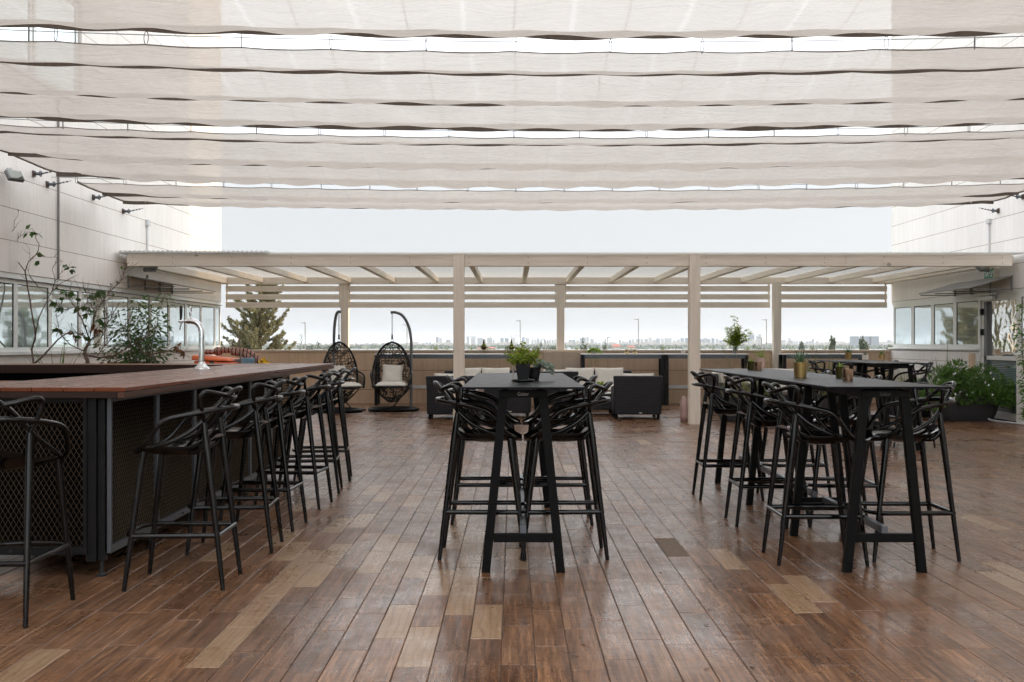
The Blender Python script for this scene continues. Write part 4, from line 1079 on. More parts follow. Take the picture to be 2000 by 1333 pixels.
for i, px in enumerate((1224, 1240)):
    q = thing('brass_candle_holder', 'tiny brass hourglass holder on the parapet table, %s of the pair' % ('left one', 'right one')[i], 'candle holder', ((px-VX)/FPX*21.9, 21.9, T_))
    m = MB(); m.lathe([(.05, 0), (.045, .015), (.016, .045), (.05, .085), (.045, .088)], 16); m.build('holder', 'gold', q, smooth=True, angle=40)
q = small(1334, 690.5, T_, 'small beige tumbler pot on the parapet table, just left of the right front post', 'white_clay', .055, .062, .12, name='tumbler_pot', cat='pot'); q.location = ((1334-VX)/FPX*21.9, 21.9, T_)

# ================================================================ lounge seating
def cushion(par, c, sx, sy, sz, rot=(0, 0, 0), name='cushion', mat='cushion', corner=.55):
    m = MB(); N = 14; vs = []; Mx = Matrix.Translation(c) @ (Matrix.Rotation(rot[2], 4, 'Z') @ Matrix.Rotation(rot[1], 4, 'Y') @ Matrix.Rotation(rot[0], 4, 'X'))
    r_ = random.random()*9
    for s in (1, -1):
        for j in range(N+1):
            for i in range(N+1):
                u, v = -1+2*i/N, -1+2*j/N
                t_ = max(0, (1-u**4)*(1-v**4))**corner; puff = 1-.07*(1-abs(u*v))*(abs(u)**3+abs(v)**3)*.8
                w_ = mnoise.noise(Vector((u*1.6+r_, v*1.6, s)))*.16
                vs.append(Mx @ Vector((u*sx/2*puff, v*sy/2*puff, s*sz/2*t_*(1+w_))))
    n1 = N+1; K = n1*n1; fs = [(j*n1+i, j*n1+i+1, (j+1)*n1+i+1, (j+1)*n1+i) for j in range(N) for i in range(N)]
    m.add(vs, fs+[tuple(K+a for a in reversed(q)) for q in fs]); return m.build(name, mat, par, smooth=True)
def armchair(x, y, rz, label):     # faces +Y when rz = 0
    t_ = thing('wicker_armchair', label, 'armchair', (x, y, 0), rz, group='dark wicker armchairs under the pergola')
    m = MB(); m.hexa([(-.385, 0, .085), (.385, 0, .085), (.385, .10, .085), (-.385, .10, .085)], [(-.43, -.09, .76), (.43, -.09, .76), (.42, .01, .76), (-.42, .01, .76)]); m.build('backrest', 'wicker', t_, bevel=.025, seg=3)
    for s in (-1, 1):
        a, b = sorted((s*.30, s*.415)); m = MB(); m.hexa([(a, .06, .085), (b, .06, .085), (b, .78, .085), (a, .78, .085)], [(a, .0, .60), (b+.02*(s > 0), .0, .60), (b+.02*(s > 0), .80, .55), (a, .80, .55)])
        m.build('armrest', 'wicker', t_, bevel=.025, seg=3)
    m = MB(); m.box(-.295, .295, .10, .78, .085, .30); m.build('seat_base', 'wicker', t_, bevel=.01)
    cushion(t_, Vector((0, .45, .375)), .58, .66, .17, name='seat_cushion', corner=.35)
    cushion(t_, Vector((0, .10, .58)), .58, .46, .20, (R(-78), 0, 0), name='back_cushion', corner=.4)
    for sx in (-1, 1):
        for yy in (.035, .74): m = MB(); m.box(sx*.36-.025, sx*.36+.025, yy, yy+.05, 0, .086); m.build('leg', 'black_powder', t_)
    m = MB(); m.lathe([(.001, -.003), (.028, -.002), (.028, .002)], 16, sy=.5); o = m.build('maker_tag', 'tag_cream', t_); o.rotation_euler = (R(90), 0, 0); o.location = (.05, -.003, .12)
    return t_
def ac(px0, px1, py, rz, label):
    Z = EYE*FPX/(py-HY); X = ((px0+px1)/2-VX)/FPX*Z; return armchair(X, Z, rz, label)
A1 = ac(1199, 1292, 820, R(-2), 'dark wicker armchair seen from behind, the free-standing one right of the middle high table')
ac(836, 924, 820, R(2), 'dark wicker armchair seen from behind, left of the left front post')
ac(950, 1032, 817, R(0), 'dark wicker armchair seen from behind under the left half of the middle high table')
ac(1044, 1132, 800, R(0), 'dark wicker armchair farther back, seen under the right half of the middle high table')
def sofa(x, y, W, rz, label, n=2, back=.76):   # faces -Y when rz=0 ; y is the back
    t_ = thing('wicker_sofa', label, 'sofa', (x, y, 0), rz)
    m = MB(); m.hexa([(-W/2, -.14, .085), (W/2, -.14, .085), (W/2, 0, .085), (-W/2, 0, .085)], [(-W/2-.02, -.10, back), (W/2+.02, -.10, back), (W/2+.02, .05, back), (-W/2-.02, .05, back)]); m.build('backrest', 'wicker', t_, bevel=.04, seg=3)
    for s in (-1, 1):
        a, b = sorted((s*(W/2-.15), s*(W/2+.004))); m = MB(); m.box(a, b, -.86, -.145, .085, .58); m.build('armrest', 'wicker', t_, bevel=.03, seg=3)
    m = MB(); m.box(-W/2+.155, W/2-.155, -.84, -.145, .085, .32); m.build('seat_base', 'wicker', t_, bevel=.01)
    cw = (W-.32)/n
    for i in range(n):
        cxx = -W/2+.16+cw*(i+.5)
        cushion(t_, Vector((cxx, -.50, .395)), cw*.99, .70, .17, name='seat_cushion', corner=.35)
        cushion(t_, Vector((cxx, -.20, .60)), cw*.98, .46, .24, (R(74), 0, R(random.uniform(-2, 2))), name='back_cushion', corner=.45)
    for s in (-1, 1):
        for yy in (-.82, -.08): m = MB(); m.box(s*(W/2-.06)-.025, s*(W/2-.06)+.025, yy, yy+.05, 0, .086); m.build('leg', 'black_powder', t_)
Zs = 21.2
sofa((941-VX)/FPX*Zs, Zs, 1.50, 0, 'dark wicker sofa with cream cushions, left of the stone pier', 2)
sofa((1160-VX)/FPX*Zs, Zs, 1.52, 0, 'dark wicker sofa with plump cream cushions, right of the middle high table', 2)
sofa((1500-VX)/FPX*20.6, 20.6, 1.75, R(0), 'dark wicker sofa behind the right-hand high table', 2)
armchair((1408-VX)/FPX*18.5, 19.2, R(-90), 'dark wicker armchair turned sideways beside the right front post')
def coffee(x, y, W, D, label):
    t_ = thing('wicker_coffee_table', label, 'coffee table', (x, y, 0)); m = MB(); m.box(-W/2, W/2, -D/2, D/2, .10, .385); m.build('body', 'wicker', t_, bevel=.012)
    m = MB(); m.box(-W/2-.01, W/2+.01, -D/2-.01, D/2+.01, .388, .400); m.build('glass_top', 'glazing', t_)
    for a in (-1, 1):
        for b in (-1, 1): m = MB(); m.box(a*(W/2-.05)-.025, a*(W/2-.05)+.025, b*(D/2-.05)-.025, b*(D/2-.05)+.025, 0, .101); m.build('leg', 'black_powder', t_)
Zc = 19.1
coffee((1150-VX)/FPX*Zc, Zc, .95, .6, 'low wicker coffee table with a glass top, left of the free-standing armchair')
coffee((935-VX)/FPX*Zc, Zc, .80, .6, 'low wicker coffee table with a glass top, between the two left armchairs')
q = potted('potted_plant', 'yellow-green plant in a square pink pot on the coffee table', 'potted plant', ((1171-VX)/FPX*19.0, 19.0, .401)); m = MB(); m.hexa([(-.08, -.06, 0), (.08, -.06, 0), (.08, .06, 0), (-.08, .06, 0)], [(-.09, -.07, .07), (.09, -.07, .07), (.09, .07, .07), (-.09, .07, .07)]); m.build('pot', 'pink_clay', q)
m = MB()
for i in range(90): p = Vector((random.uniform(-.07, .07), random.uniform(-.05, .05), random.uniform(.07, .2))); m.leaf(p, rv(), .06, .035, .2)
m.build('foliage', 'leaf_lime', q)
q = thing('pink_box', 'small pink box on the left coffee table', 'box', ((944-VX)/FPX*19.0, 19.0, .401)); m = MB(); m.box(-.09, .09, -.06, .06, 0, .08); m.build('box', 'pink_clay', q, bevel=.006)

# ================================================================ hanging chairs
def egg(label_c, label_s, px, pbase, facing, arm_side, px_pole):
    Zc = EYE*FPX/(pbase-HY); X = (px-VX)/FPX*Zc
    st = thing('hanging_chair_stand', label_s, 'chair stand', (X, Zc, 0), 0)
    Xp = (px_pole-VX)/FPX*Zc - X; zt = 1.95; s = 1 if Xp > 0 else -1
    rg = MB(); rx, ry = .47, .50
    rg.tube([(rx*math.cos(a)+.03*s, ry*math.sin(a), .032) for a in [2*PI*k/40 for k in range(40)]], .030, 10, closed=True); rg.build('base_ring', 'black_powder', st, smooth=True)
    yb = 0.12
    m = MB(); m.tube(spline([(Xp, yb, .03), (Xp, yb, .6), (Xp, yb, 1.15), (Xp*.99, yb, 1.40), (Xp*.86, yb*.8, 1.66), (Xp*.55, yb*.5, 1.86), (Xp*.18, yb*.2, 1.925), (-.03*s, 0, 1.925)], 8), .028, 12); m.build('pole', 'black_powder' if 0 else 'lamp_metal', st, smooth=True)
    m = MB(); m.tube([(Xp, yb, .52), (Xp-.36*s, yb-.10, .05)], .012, 6); m.tube([(-.45, yb, .03), (.5, yb, .03)], .02, 8); m.build('brace', 'black_powder', st)
    eg = thing('hanging_chair', label_c, 'hanging chair', (X, Zc, 0), facing)
    ch = MB(); z = 1.895; k = 0
    while z > 1.50:
        v = (k % 2); ch.tube([(.013*math.cos(a)*(1-v), .013*math.cos(a)*v, z+.024*math.sin(a)) for a in [2*PI*i/10 for i in range(10)]], .0042, 5, closed=True); z -= .038; k += 1
    ch.tube([(0, 0, 1.50), (0, 0, 1.485)], .006, 6); ch.tube([(0, 0, 1.49), (0, 0, 1.40)], .020, 8); ch.tube([(.025*math.cos(a), 0, 1.375+.028*math.sin(a)) for a in [2*PI*i/12 for i in range(12)]], .006, 5, closed=True)
    ch.build('chain', 'cable', eg, smooth=True)
    # shell: x = width, y toward the back, opening faces -Y
    zc0, zt_, zb_ = .50, 1.345, .17
    def shell(th, ph):     # th 0 (rim left)..pi (rim right) around the back ; ph 0 top .. 1 bottom
        z = zt_ + (zb_+.0-zt_)*ph
        if ph < .72: hw = .375*math.sin(PI/2*min(1, (ph/.58))**.62)**.9
        else: hw = .375*(1-((ph-.72)/.28)**1.35*.82)
        dp = (.30 if ph < .72 else .30)*min(1, ph*2.2+.0)**.6
        y = dp*math.sin(th) - .07*min(1, ph*2)
        return Vector((-hw*math.cos(th), y if ph < .72 else y*(1-((ph-.72)/.28)*.6), z))
    def shell_f(th, ph):   # lower basket closes all round
        p = shell(abs(th), ph); 
        if th < 0: p.y = -.07-.36*math.sin(-th)*(1-max(0, (ph-.72)/.28)**1.2*.75)
        return p
    rim = MB(); L_ = [shell(0, k/26*.72) for k in range(27)]; R_ = [shell(PI, k/26*.72) for k in range(27)]
    rim.tube(list(reversed(L_))+R_[1:], .019, 8)
    front = [shell(0, .72)]+[Vector((-.375*math.cos(a), -.07-.36*math.sin(a), shell(0, .72).z-.02)) for a in [PI*k/20 for k in range(1, 20)]]+[shell(PI, .72)]
    rim.tube(front, .024, 8)
    for s2 in (-1, 1):
        e = s2*.375; rim.tube(spline([(e*.97, -.05, .78), (e*1.05, -.16, .75), (e*1.04, -.27, .70), (e*.97, -.33, .60), (e*.88, -.36, .46)], 5), .018, 8)
    rim.build('rim', 'dark_wicker', eg, smooth=True)
    wv_ = MB(); r_ = random.Random(int(px))
    for i in range(16): 
        ph = .05+.045*i
        wv_.tube([shell(PI*k/14, ph) for k in range(15)], .0045, 4, cap=False)
    for i in range(13):
        th = PI*(i+.5)/13; wv_.tube([shell(th, .02+.9*k/16) for k in range(17)], .0050, 4, cap=False)
    for i in range(120):
        a, b_ = r_.uniform(0, PI), r_.uniform(.0, .70); a2 = min(PI, max(0, a+r_.uniform(-1.3, 1.3))); b2 = min(.86, max(.0, b_+r_.uniform(-.35, .35)))
        wv_.tube([shell(a+(a2-a)*k/8, b_+(b2-b_)*k/8) for k in range(9)], .0055, 4, cap=False)
    for i in range(95):
        a = r_.uniform(-PI, PI); b_ = r_.uniform(.72, .98); a2 = a+r_.uniform(-.9, .9); b2 = min(1, max(.72, b_+r_.uniform(-.3, .3)))
        if a*a2 < 0: continue
        a2 = max(-PI, min(PI, a2)); wv_.tube([shell_f(a+(a2-a)*k/6, b_+(b2-b_)*k/6) for k in range(7)], .0075, 4, cap=False)
    for ph in (.985, .93): wv_.tube([shell_f(a, ph) for a in [-PI+2*PI*k/24 for k in range(24)]], .010, 5, closed=True)
    for s2 in (-1, 1):
        for i in range(9): yy = -.10-.028*i; wv_.tube([(s2*.372, yy, .74-.012*i), (s2*(.36-.004*i), yy-.02, .46)], .006, 4, cap=False)
    wv_.build('woven_shell', 'dark_wicker', eg)
    cushion(eg, Vector((0, -.14, .51)), .60, .50, .13, name='seat_cushion', corner=.35)
    cushion(eg, Vector((0, .04, .72)), .40, .38, .17, (R(72), R(3), R(3)), name='pillow', corner=.5)
egg('black woven egg chair facing the camera, right one of the two hanging chairs', 'black pole stand with a ring base, carrying the right hanging chair', 766, 802.5, R(2), 1, 802)
egg('black woven egg chair turned to the right, left one of the two hanging chairs', 'black pole stand with a ring base, carrying the left hanging chair', 662, 805, R(42), -1, 650)
# ================================================================ things stored behind the bar
Z_ = 14.4
q = thing('storage_bin', 'orange plastic chest with a stepped lid, behind the beer tap', 'chest', (P(425, 700, Z_)[0], Z_, 0))
m = MB(); m.hexa([(-.22, -.25, .02), (.27, -.25, .02), (.27, .25, .02), (-.22, .25, .02)], [(-.25, -.28, 1.085), (.30, -.28, 1.06), (.30, .28, 1.06), (-.25, .28, 1.085)]); m.build('body', 'orange_plastic', q, bevel=.02)
m = MB(); m.hexa([(-.28, -.30, 1.092), (.26, -.30, 1.075), (.26, .30, 1.075), (-.28, .30, 1.092)], [(-.27, -.28, 1.16), (.22, -.28, 1.11), (.22, .28, 1.11), (-.27, .28, 1.16)]); m.build('lid', 'orange_plastic', q, bevel=.015)
m = MB(); m.box(-.02, .03, -.295, -.283, 1.03, 1.08); m.build('latch', 'chrome', q)
q = thing('equipment_crate', 'dark crate under the striped blanket behind the bar', 'crate', (P(487, 700, Z_+.1)[0], Z_+.25, 0)); m = MB(); m.box(-.22, .16, -.25, .25, 0, 1.10); m.build('crate', 'lamp_metal', q, bevel=.01)
q = thing('blue_crate', 'pale blue plastic box in front of the striped blanket', 'crate', (P(482, 700, Z_-.2)[0], Z_-.15, 0)); m = MB(); m.box(-.09, .09, -.06, .1, .9, 1.12); m.box(-.08, .08, -.05, .09, 0, .9); m.build('crate', 'blue_crate', q, bevel=.01)
q = thing('striped_blanket', 'rolled red, black and cream striped blanket slumped over the stored boxes', 'blanket', (P(470, 690, Z_)[0], Z_, 0))
m = MB(); pts = spline([(-.36, .02, 1.19), (-.27, 0, 1.225), (-.10, 0, 1.225), (.06, -.01, 1.215), (.19, -.03, 1.16), (.28, -.05, 1.06), (.33, -.06, .95)], 8)
rr = [.055+.03*math.sin(PI*min(1, i/8))+mnoise.noise(Vector((i*.5, 0, 0)))*.012 for i in range(len(pts))]; m.tube(pts, rr, 14, flat=.75)
pts = spline([(-.12, -.02, 1.205), (.05, -.03, 1.175), (.16, -.06, 1.10), (.23, -.07, .98)], 7); m.tube(pts, [.05]*len(pts), 12); m.build('blanket', 'kilim', q, smooth=True)
q = thing('yellow_cloth', 'crumpled yellow cloth beside the striped blanket', 'cloth', (P(512, 705, 14.2)[0], 14.3, 1.06)); m = MB()
for i in range(40): m.leaf(rv(.055), rv(), .06, .05, .3)
m.build('cloth', 'yellow_cloth', q)
q = thing('wooden_pole', 'thin wooden pole standing upright in front of the striped blanket', 'pole', (P(471, 700, 13.9)[0], 13.9, 0)); m = MB(); m.tube([(.0, 0, 0), (.0, 0, 1.0), (-.025, 0, 1.42)], .011, 8); m.build('pole', 'bark_grey', q)
q = thing('patterned_cushion', 'small patterned cushion lying on the orange chest', 'cushion', (P(408, 688, Z_)[0], Z_, 1.20)); cushion(q, Vector((0, 0, 0)), .22, .25, .07, mat='kilim')

# ================================================================ plants by the left wall
def pz(px, py, Z): return Vector(P(px/4, 400+py/4, Z))
def wig(pts, n=5, a=.006):
    return [p+rv(a) if 0 < i else p for i, p in enumerate(spline(pts, n))]
r_ = random.Random(21)
def twigs(mb, lf, pts, dens, L, leafp, lm=(.05, .04)):
    for i in range(1, len(pts)):
        if r_.random() < dens:
            d = (pts[i]-pts[i-1]).normalized(); d = (d+Vector((r_.uniform(-1, 1), r_.uniform(-1, 1), r_.uniform(-.4, 1)))*.9).normalized()
            c = pts[i]; q_ = [c]; l = L*r_.uniform(.4, 1.2)
            for k in range(5): c = c+d*l/5; d = (d+rv(.35)).normalized(); q_.append(c)
            mb.tube(q_, [.003, .0026, .0022, .0018, .0014, .001], 4)
            for c in q_[2:]:
                if r_.random() < leafp: lf.leaf(c, rv(), lm[0]*r_.uniform(.7, 1.2), lm[1]*r_.uniform(.7, 1.1), .2, round_=False)
def troughs(x0, x1, Y, lab, h=.5):
    t_ = thing('plant_trough', lab, 'planter', ((x0+x1)/2, Y, 0)); W = x1-x0; m = MB()
    m.hexa([(-W/2+.05, -.17, 0), (W/2-.05, -.17, 0), (W/2-.05, .17, 0), (-W/2+.05, .17, 0)], [(-W/2, -.22, h), (W/2, -.22, h), (W/2, .22, h), (-W/2, .22, h)]); m.build('trough', 'planter_resin', t_, bevel=.01); 
    m = MB(); m.box(-W/2+.03, W/2-.03, -.19, .19, h-.0, h+.008); m.build('soil', 'soil', t_)
    return t_
troughs(-6.42, -5.3, 13.4, 'dark plant trough by the left wall behind the bar, under the bare shrubs')
troughs(-5.25, -4.6, 13.9, 'dark plant trough by the left wall behind the bar, under the leafy bush')
BZ = 13.3
t_ = thing('bare_shrub', 'tall nearly leafless forked shrub by the left wall, leftmost plant behind the bar', 'shrub', (pz(265, 1245, BZ).x, BZ, .5)); o0 = t_.location.copy()
m = MB(); lf = MB()
br = [([(268, 1500), (262, 1245), (250, 1130), (278, 1020), (245, 830), (215, 640), (195, 520)], .014, .008), ([(195, 520), (110, 410), (60, 360), (15, 340)], .007, .003), ([(195, 520), (230, 440), (285, 385), (305, 320), (280, 260), (270, 220), (200, 215)], .007, .0025),
      ([(110, 400), (122, 310), (75, 235), (110, 190), (112, 110)], .005, .002), ([(122, 310), (150, 255), (190, 228)], .004, .002), ([(285, 390), (360, 410), (440, 412), (478, 440)], .005, .002), ([(240, 440), (225, 340), (190, 300)], .003, .0015),
      ([(262, 1245), (330, 1190), (420, 1090), (470, 1040), (560, 985)], .013, .007), ([(278, 1020), (300, 900), (345, 800), (400, 690), (470, 620), (560, 575)], .009, .003), ([(400, 690), (430, 590), (410, 500), (445, 450)], .005, .002),
      ([(430, 600), (470, 540), (520, 505)], .004, .002), ([(230, 560), (280, 620), (340, 680), (400, 700)], .004, .002), ([(300, 640), (240, 560), (200, 480)], .003, .0015)]
for pts, r0, r1 in br:
    p = [pz(a, b, BZ+.12*math.sin(a*.02+b*.013))-o0 for a, b in pts]; p = wig(p, 4, .004); n = len(p)
    m.tube(p, [r0+(r1-r0)*i/(n-1) for i in range(n)], 6); twigs(m, lf, p, .35, .16, .02)
for a, b in ((200, 190), (215, 225), (245, 215), (285, 235), (300, 228), (288, 385), (296, 395), (306, 440), (492, 490), (520, 485), (545, 490), (570, 500), (540, 520), (548, 530)):
    for _ in range(2): lf.leaf(pz(a, b, BZ)-o0, (r_.uniform(-1, 1), r_.uniform(-.5, .5), r_.uniform(-1, .5)), .085, .055, .2)
m.build('branches', 'bark', t_, smooth=True); lf.build('leaves', 'leaf_dark', t_)
BZ = 13.5
t_ = thing('flowering_shrub', 'gnarled shrub with sparse leaves and dark red flowers behind the bar', 'shrub', (pz(690, 1250, BZ).x, BZ, .5)); o0 = t_.location.copy()
m = MB(); lf = MB(); rd = MB()
br = [([(690, 1500), (690, 1250), (662, 1160), (700, 1060)], .030, .018), ([(700, 1060), (640, 900), (560, 760), (520, 700)], .010, .003), ([(700, 1060), (780, 1000), (860, 900), (900, 830)], .010, .003), ([(690, 1180), (790, 1195), (880, 1185), (1060, 1080), (1180, 1010)], .013, .004),
      ([(1060, 1085), (1150, 1170), (1250, 1155), (1330, 1150), (1440, 1170)], .006, .003), ([(700, 1060), (720, 950), (740, 850), (800, 760), (860, 680), (945, 590), (985, 480)], .007, .002), ([(665, 1150), (560, 1100), (480, 1020), (450, 930)], .008, .003),
      ([(700, 1080), (640, 1020), (560, 1000)], .006, .003), ([(760, 1180), (840, 1080), (930, 1000), (1010, 900)], .007, .002), ([(700, 1100), (760, 1080), (830, 960), (830, 840)], .006, .002), ([(640, 900), (700, 820), (760, 800)], .004, .002), ([(590, 800), (500, 820), (420, 760)], .004, .002), ([(600, 830), (680, 760), (660, 660)], .004, .0015)]
for pts, r0, r1 in br:
    p = [pz(a, b, BZ+.18*math.sin(a*.013+b*.017))-o0 for a, b in pts]; p = wig(p, 4, .006); n = len(p)
    m.tube(p, [r0+(r1-r0)*i/(n-1) for i in range(n)], 7); twigs(m, lf, p, 1.0, .26, .07); twigs(m, lf, p, 1.0, .22, .05); twigs(m, lf, p, .8, .34, .04)
for a, b in ((515, 680), (535, 690), (580, 695), (500, 730), (595, 750), (615, 800), (640, 790), (670, 800), (682, 860), (690, 830), (700, 700), (745, 695), (790, 675), (805, 690), (440, 970), (465, 980), (645, 1040), (780, 890), (800, 910), (480, 800), (435, 765)):
    for _ in range(3): lf.leaf(pz(a+r_.uniform(-8, 8), b+r_.uniform(-8, 8), BZ)-o0, (r_.uniform(-1, 1), r_.uniform(-.5, .5), r_.uniform(-1, .2)), .10, .065, .25)
for a, b in ((570, 1010), (590, 1040), (730, 970), (755, 985), (1385, 1110), (1410, 1135), (1440, 1160)):
    for _ in range(6): rd.leaf(pz(a, b, BZ)-o0, rv(), .085, .05, .3)
m.build('branches', 'bark', t_, smooth=True); lf.build('leaves', 'leaf_dark', t_); rd.build('flowers', 'leaf_red', t_)
t_ = thing('strap_leaf_plant', 'clump of arching green strap leaves low among the shrubs behind the bar', 'plant', (P(110, 720, 13.2)[0], 13.2, .5)); m = MB()
for i in range(34): a = r_.uniform(0, 6.28); e = r_.uniform(.15, .9); m.blade((r_.uniform(-.1, .1), r_.uniform(-.1, .1), 0), (math.cos(a)*math.sin(e), math.sin(a)*math.sin(e), math.cos(e)), r_.uniform(.6, 1.0), .028, .5, 6)
m.build('leaves', 'leaf_bush', t_)
def bushy(label, X, Y, zb, H, W, n, mat='leaf_dark', ll=(.07, .022), stems=9, D=None, name='leafy_bush', lean=0):
    t_ = thing(name, label, 'bush', (X, Y, zb)); D = D or W; m = MB(); st_ = MB()
    for s_ in range(stems):
        a = r_.uniform(0, 6.28); c = Vector((r_.uniform(-.04, .04), r_.uniform(-.04, .04), 0)); hh = H*r_.uniform(.55, 1.0) if s_ else H; sw = r_.uniform(.2, 1)
        pts = [c+Vector((math.cos(a)*W/2*sw*(k/8)**1.3+lean*(k/8), math.sin(a)*D/2*sw*(k/8)**1.3, hh*k/8))+rv(.012) for k in range(9)]
        st_.tube(pts, [.009*(1-k/10) for k in range(9)], 5)
        for j in range(int(n/stems)):
            k = r_.uniform(.12, 1)*8; i = min(7, int(k)); p = pts[i].lerp(pts[i+1], k-i); a2 = r_.uniform(0, 6.28); rad = r_.uniform(.0, .13+.10*math.sin(PI*k/8))*W/.8
            p2 = p+Vector((math.cos(a2)*rad, math.sin(a2)*rad, r_.uniform(-.3, .4)*rad)); m.leaf(p2, (math.cos(a2), math.sin(a2), r_.uniform(-.9, .3)), ll[0]*r_.uniform(.7, 1.2), ll[1]*r_.uniform(.8, 1.3), .25)
            if r_.random() < .12: st_.tube([p, p2], .0022, 3)
    m.build('leaves', mat, t_); st_.build('stems', 'bark', t_); return t_
bushy('dense dark leafy bush by the left windows, rightmost plant behind the bar', P(280, 700, 13.9)[0], 13.9, .5, 1.52, .88, 1700, ll=(.085, .026), stems=13)
bushy('low spreading part of greenery in front of the dense bush behind the bar', P(235, 700, 13.7)[0], 13.7, .5, .82, .7, 420, ll=(.08, .026), stems=8)

# ================================================================ planters on the right
def bowl_trough(X, Y, W, D, h, lab):
    t_ = thing('bowl_planter', lab, 'planter', (X, Y, 0)); m = MB()
    prof = [(.78, 0), (.80, .012), (.90, .35*h), (.97, .8*h), (1.0, h), (.965, h), (.93, .9*h)]
    m.lathe([(a, b) for a, b in prof], 40, sq=4.5, sx=W/2, sy=D/2); m.build('bowl', 'planter_resin', t_, smooth=True, angle=40)
    m = MB(); m.lathe([(.94, .9*h), (.0001, .93*h)], 40, sq=4.5, sx=W/2, sy=D/2); m.build('soil', 'soil', t_); return t_
PX = 7.72
bowl_trough(PX, 17.55, 1.12, .56, .40, 'long charcoal bowl planter by the glazed door, full of green bush')
def dome_bush(lab, X, Y, zb, W, D, H, n, hang=.12):
    t_ = thing('flowering_bush', lab, 'bush', (X, Y, zb)); m = MB(); fl = MB(); st_ = MB()
    cl = [(r_.uniform(-1, 1), r_.uniform(-1, 1), r_.uniform(.0, 1)) for _ in range(60)]
    for cx_, cy__, cz_ in cl:
        rr_ = math.hypot(cx_, cy__*.8); zz = H*(.12+.88*cz_)*(1-.45*min(1, rr_)**2)-hang*max(0, abs(cx_)-.7)*2; C = Vector((cx_*W/2*.86, cy__*D/2*.86, zz))
        st_.tube([(C.x*.3, C.y*.3, 0), tuple(C*.6), tuple(C)], [.006, .004, .002], 4); R_ = r_.uniform(.12, .20)
        for j in range(int(n*1.3/60)):
            v = rv(); v = v.normalized()*R_*(v.length**.35); p = C+Vector((v.x, v.y, v.z*.75)); d = (v.normalized()+Vector((0, 0, .4))+rv(.5)).normalized(); m.leaf(p, d, r_.uniform(.042, .065), r_.uniform(.020, .030), .2)
    for i in range(15):
        a = r_.uniform(-1, 1); p = Vector((a*W*.42, -D/2*r_.uniform(.5, 1.05), H*r_.uniform(.15, .9)))
        for k in range(5): fl.leaf(p, (math.cos(k*1.26), -.4, math.sin(k*1.26)), .02, .018, .1, round_=True)
    m.build('leaves', 'leaf_bush', t_); fl.build('flowers', 'petal_white', t_); st_.build('stems', 'bark', t_); return t_
dome_bush('rounded green bush with small white flowers in the bowl planter by the glazed door', PX-.02, 17.45, .33, 1.75, .95, .60, 7200)
def grass(lab, X, Y, zb, n, L, W, mat='leaf_grass', sp=.3, name='grass_clump', e1=.7):
    t_ = thing(name, lab, 'grass clump', (X, Y, zb)); m = MB()
    for i in range(n):
        a = r_.uniform(0, 6.28); e = r_.uniform(.02, e1); m.blade((r_.uniform(-sp, sp), r_.uniform(-.08, .08), 0), (math.cos(a)*math.sin(e), math.sin(a)*math.sin(e), math.cos(e)), L*r_.uniform(.5, 1.1), W, r_.uniform(.1, .6), 5)
    m.build('blades', mat, t_); return t_
grass('tall spiky grass clump rising behind the left half of the flowering bush', PX-.30, 17.70, .36, 130, .70, .019, 'leaf_bush', .12)
grass('spiky grass clump rising behind the right half of the flowering bush', PX+.18, 17.70, .36, 110, .58, .018, 'leaf_bush', .10, e1=.9)
grass('few very tall thin grass stems above the flowering bush', PX-.28, 17.68, .40, 8, 1.15, .016, 'leaf_bush', .05, e1=.12)
def bt(px0, px1, Z, lab, h=.42):
    a = (px0-VX)/FPX*Z; b = (px1-VX)/FPX*Z; bowl_trough((a+b)/2, Z, b-a, .5, h, lab); return (a+b)/2
xa = bt(1396, 1530, 17.35, 'long charcoal bowl planter behind the right-hand high table, beside the right front post')
grass('pale green and straw grasses in the planter beside the right front post', xa, 17.35, .38, 210, .62, .012, 'leaf_dry_grass', .42)
grass('greener grasses at the right end of the planter beside the right front post', xa+.3, 17.35, .38, 50, .66, .014, 'leaf_grass', .14)
xb = bt(1545, 1702, 17.9, 'long charcoal bowl planter behind the middle of the right-hand high table')
grass('straw coloured grasses in the planter behind the middle of the right-hand high table', xb, 17.9, .38, 200, .60, .012, 'leaf_dry_grass', .5)
grass('tall green grasses in the planter behind the middle of the right-hand high table', xb-.15, 17.9, .38, 40, .95, .013, 'leaf_grass', .3, e1=.35)
xc = bt(1712, 1822, 18.5, 'charcoal bowl planter behind the far right high table')
grass('straw and green grasses in the planter behind the far right high table', xc, 18.5, .38, 150, .62, .012, 'leaf_dry_grass', .35)
t_ = thing('dried_umbels', 'airy dried seed heads on thin stems above the planter beside the right front post', 'dried flowers', (xa-.15, 17.3, .4)); m = MB()
for i in range(7):
    a = r_.uniform(-.35, .5); tip = Vector((a, r_.uniform(-.1, .1), r_.uniform(.55, .85))); m.tube([(a*.4, 0, 0), tuple(tip*.6), tuple(tip)], .0025, 4)
    for k in range(14): q_ = tip+rv(.07); m.tube([tuple(tip), tuple(q_)], .001, 3); m.leaf(q_, rv(), .014, .012, .1)
m.build('stems', 'leaf_dry_grass', t_)
bushy('leafy climbing shrub at the right edge of the picture, in front of the right wall', 7.78, 15.45, .0, 2.1, .42, 900, 'leaf_bush', (.07, .03), 7, name='climbing_shrub')
q = thing('white_hose', 'white hose lying on the floor by the bowl planter at the right edge', 'hose', (8.05, 16.9, 0)); m = MB()
m.tube(spline([(-.12, .55, .3), (-.02, .45, .06), (.05, .28, .018), (.12, -.1, .018), (.16, -.5, .018), (.1, -1.0, .018)], 6), .017, 8); m.build('hose', 'hose', q, smooth=True)
q = thing('bottle_pack', 'shrink-wrapped pink pack standing behind the right front post', 'pack', ((1342.5-VX)/FPX*17.3, 17.3, 0)); m = MB()
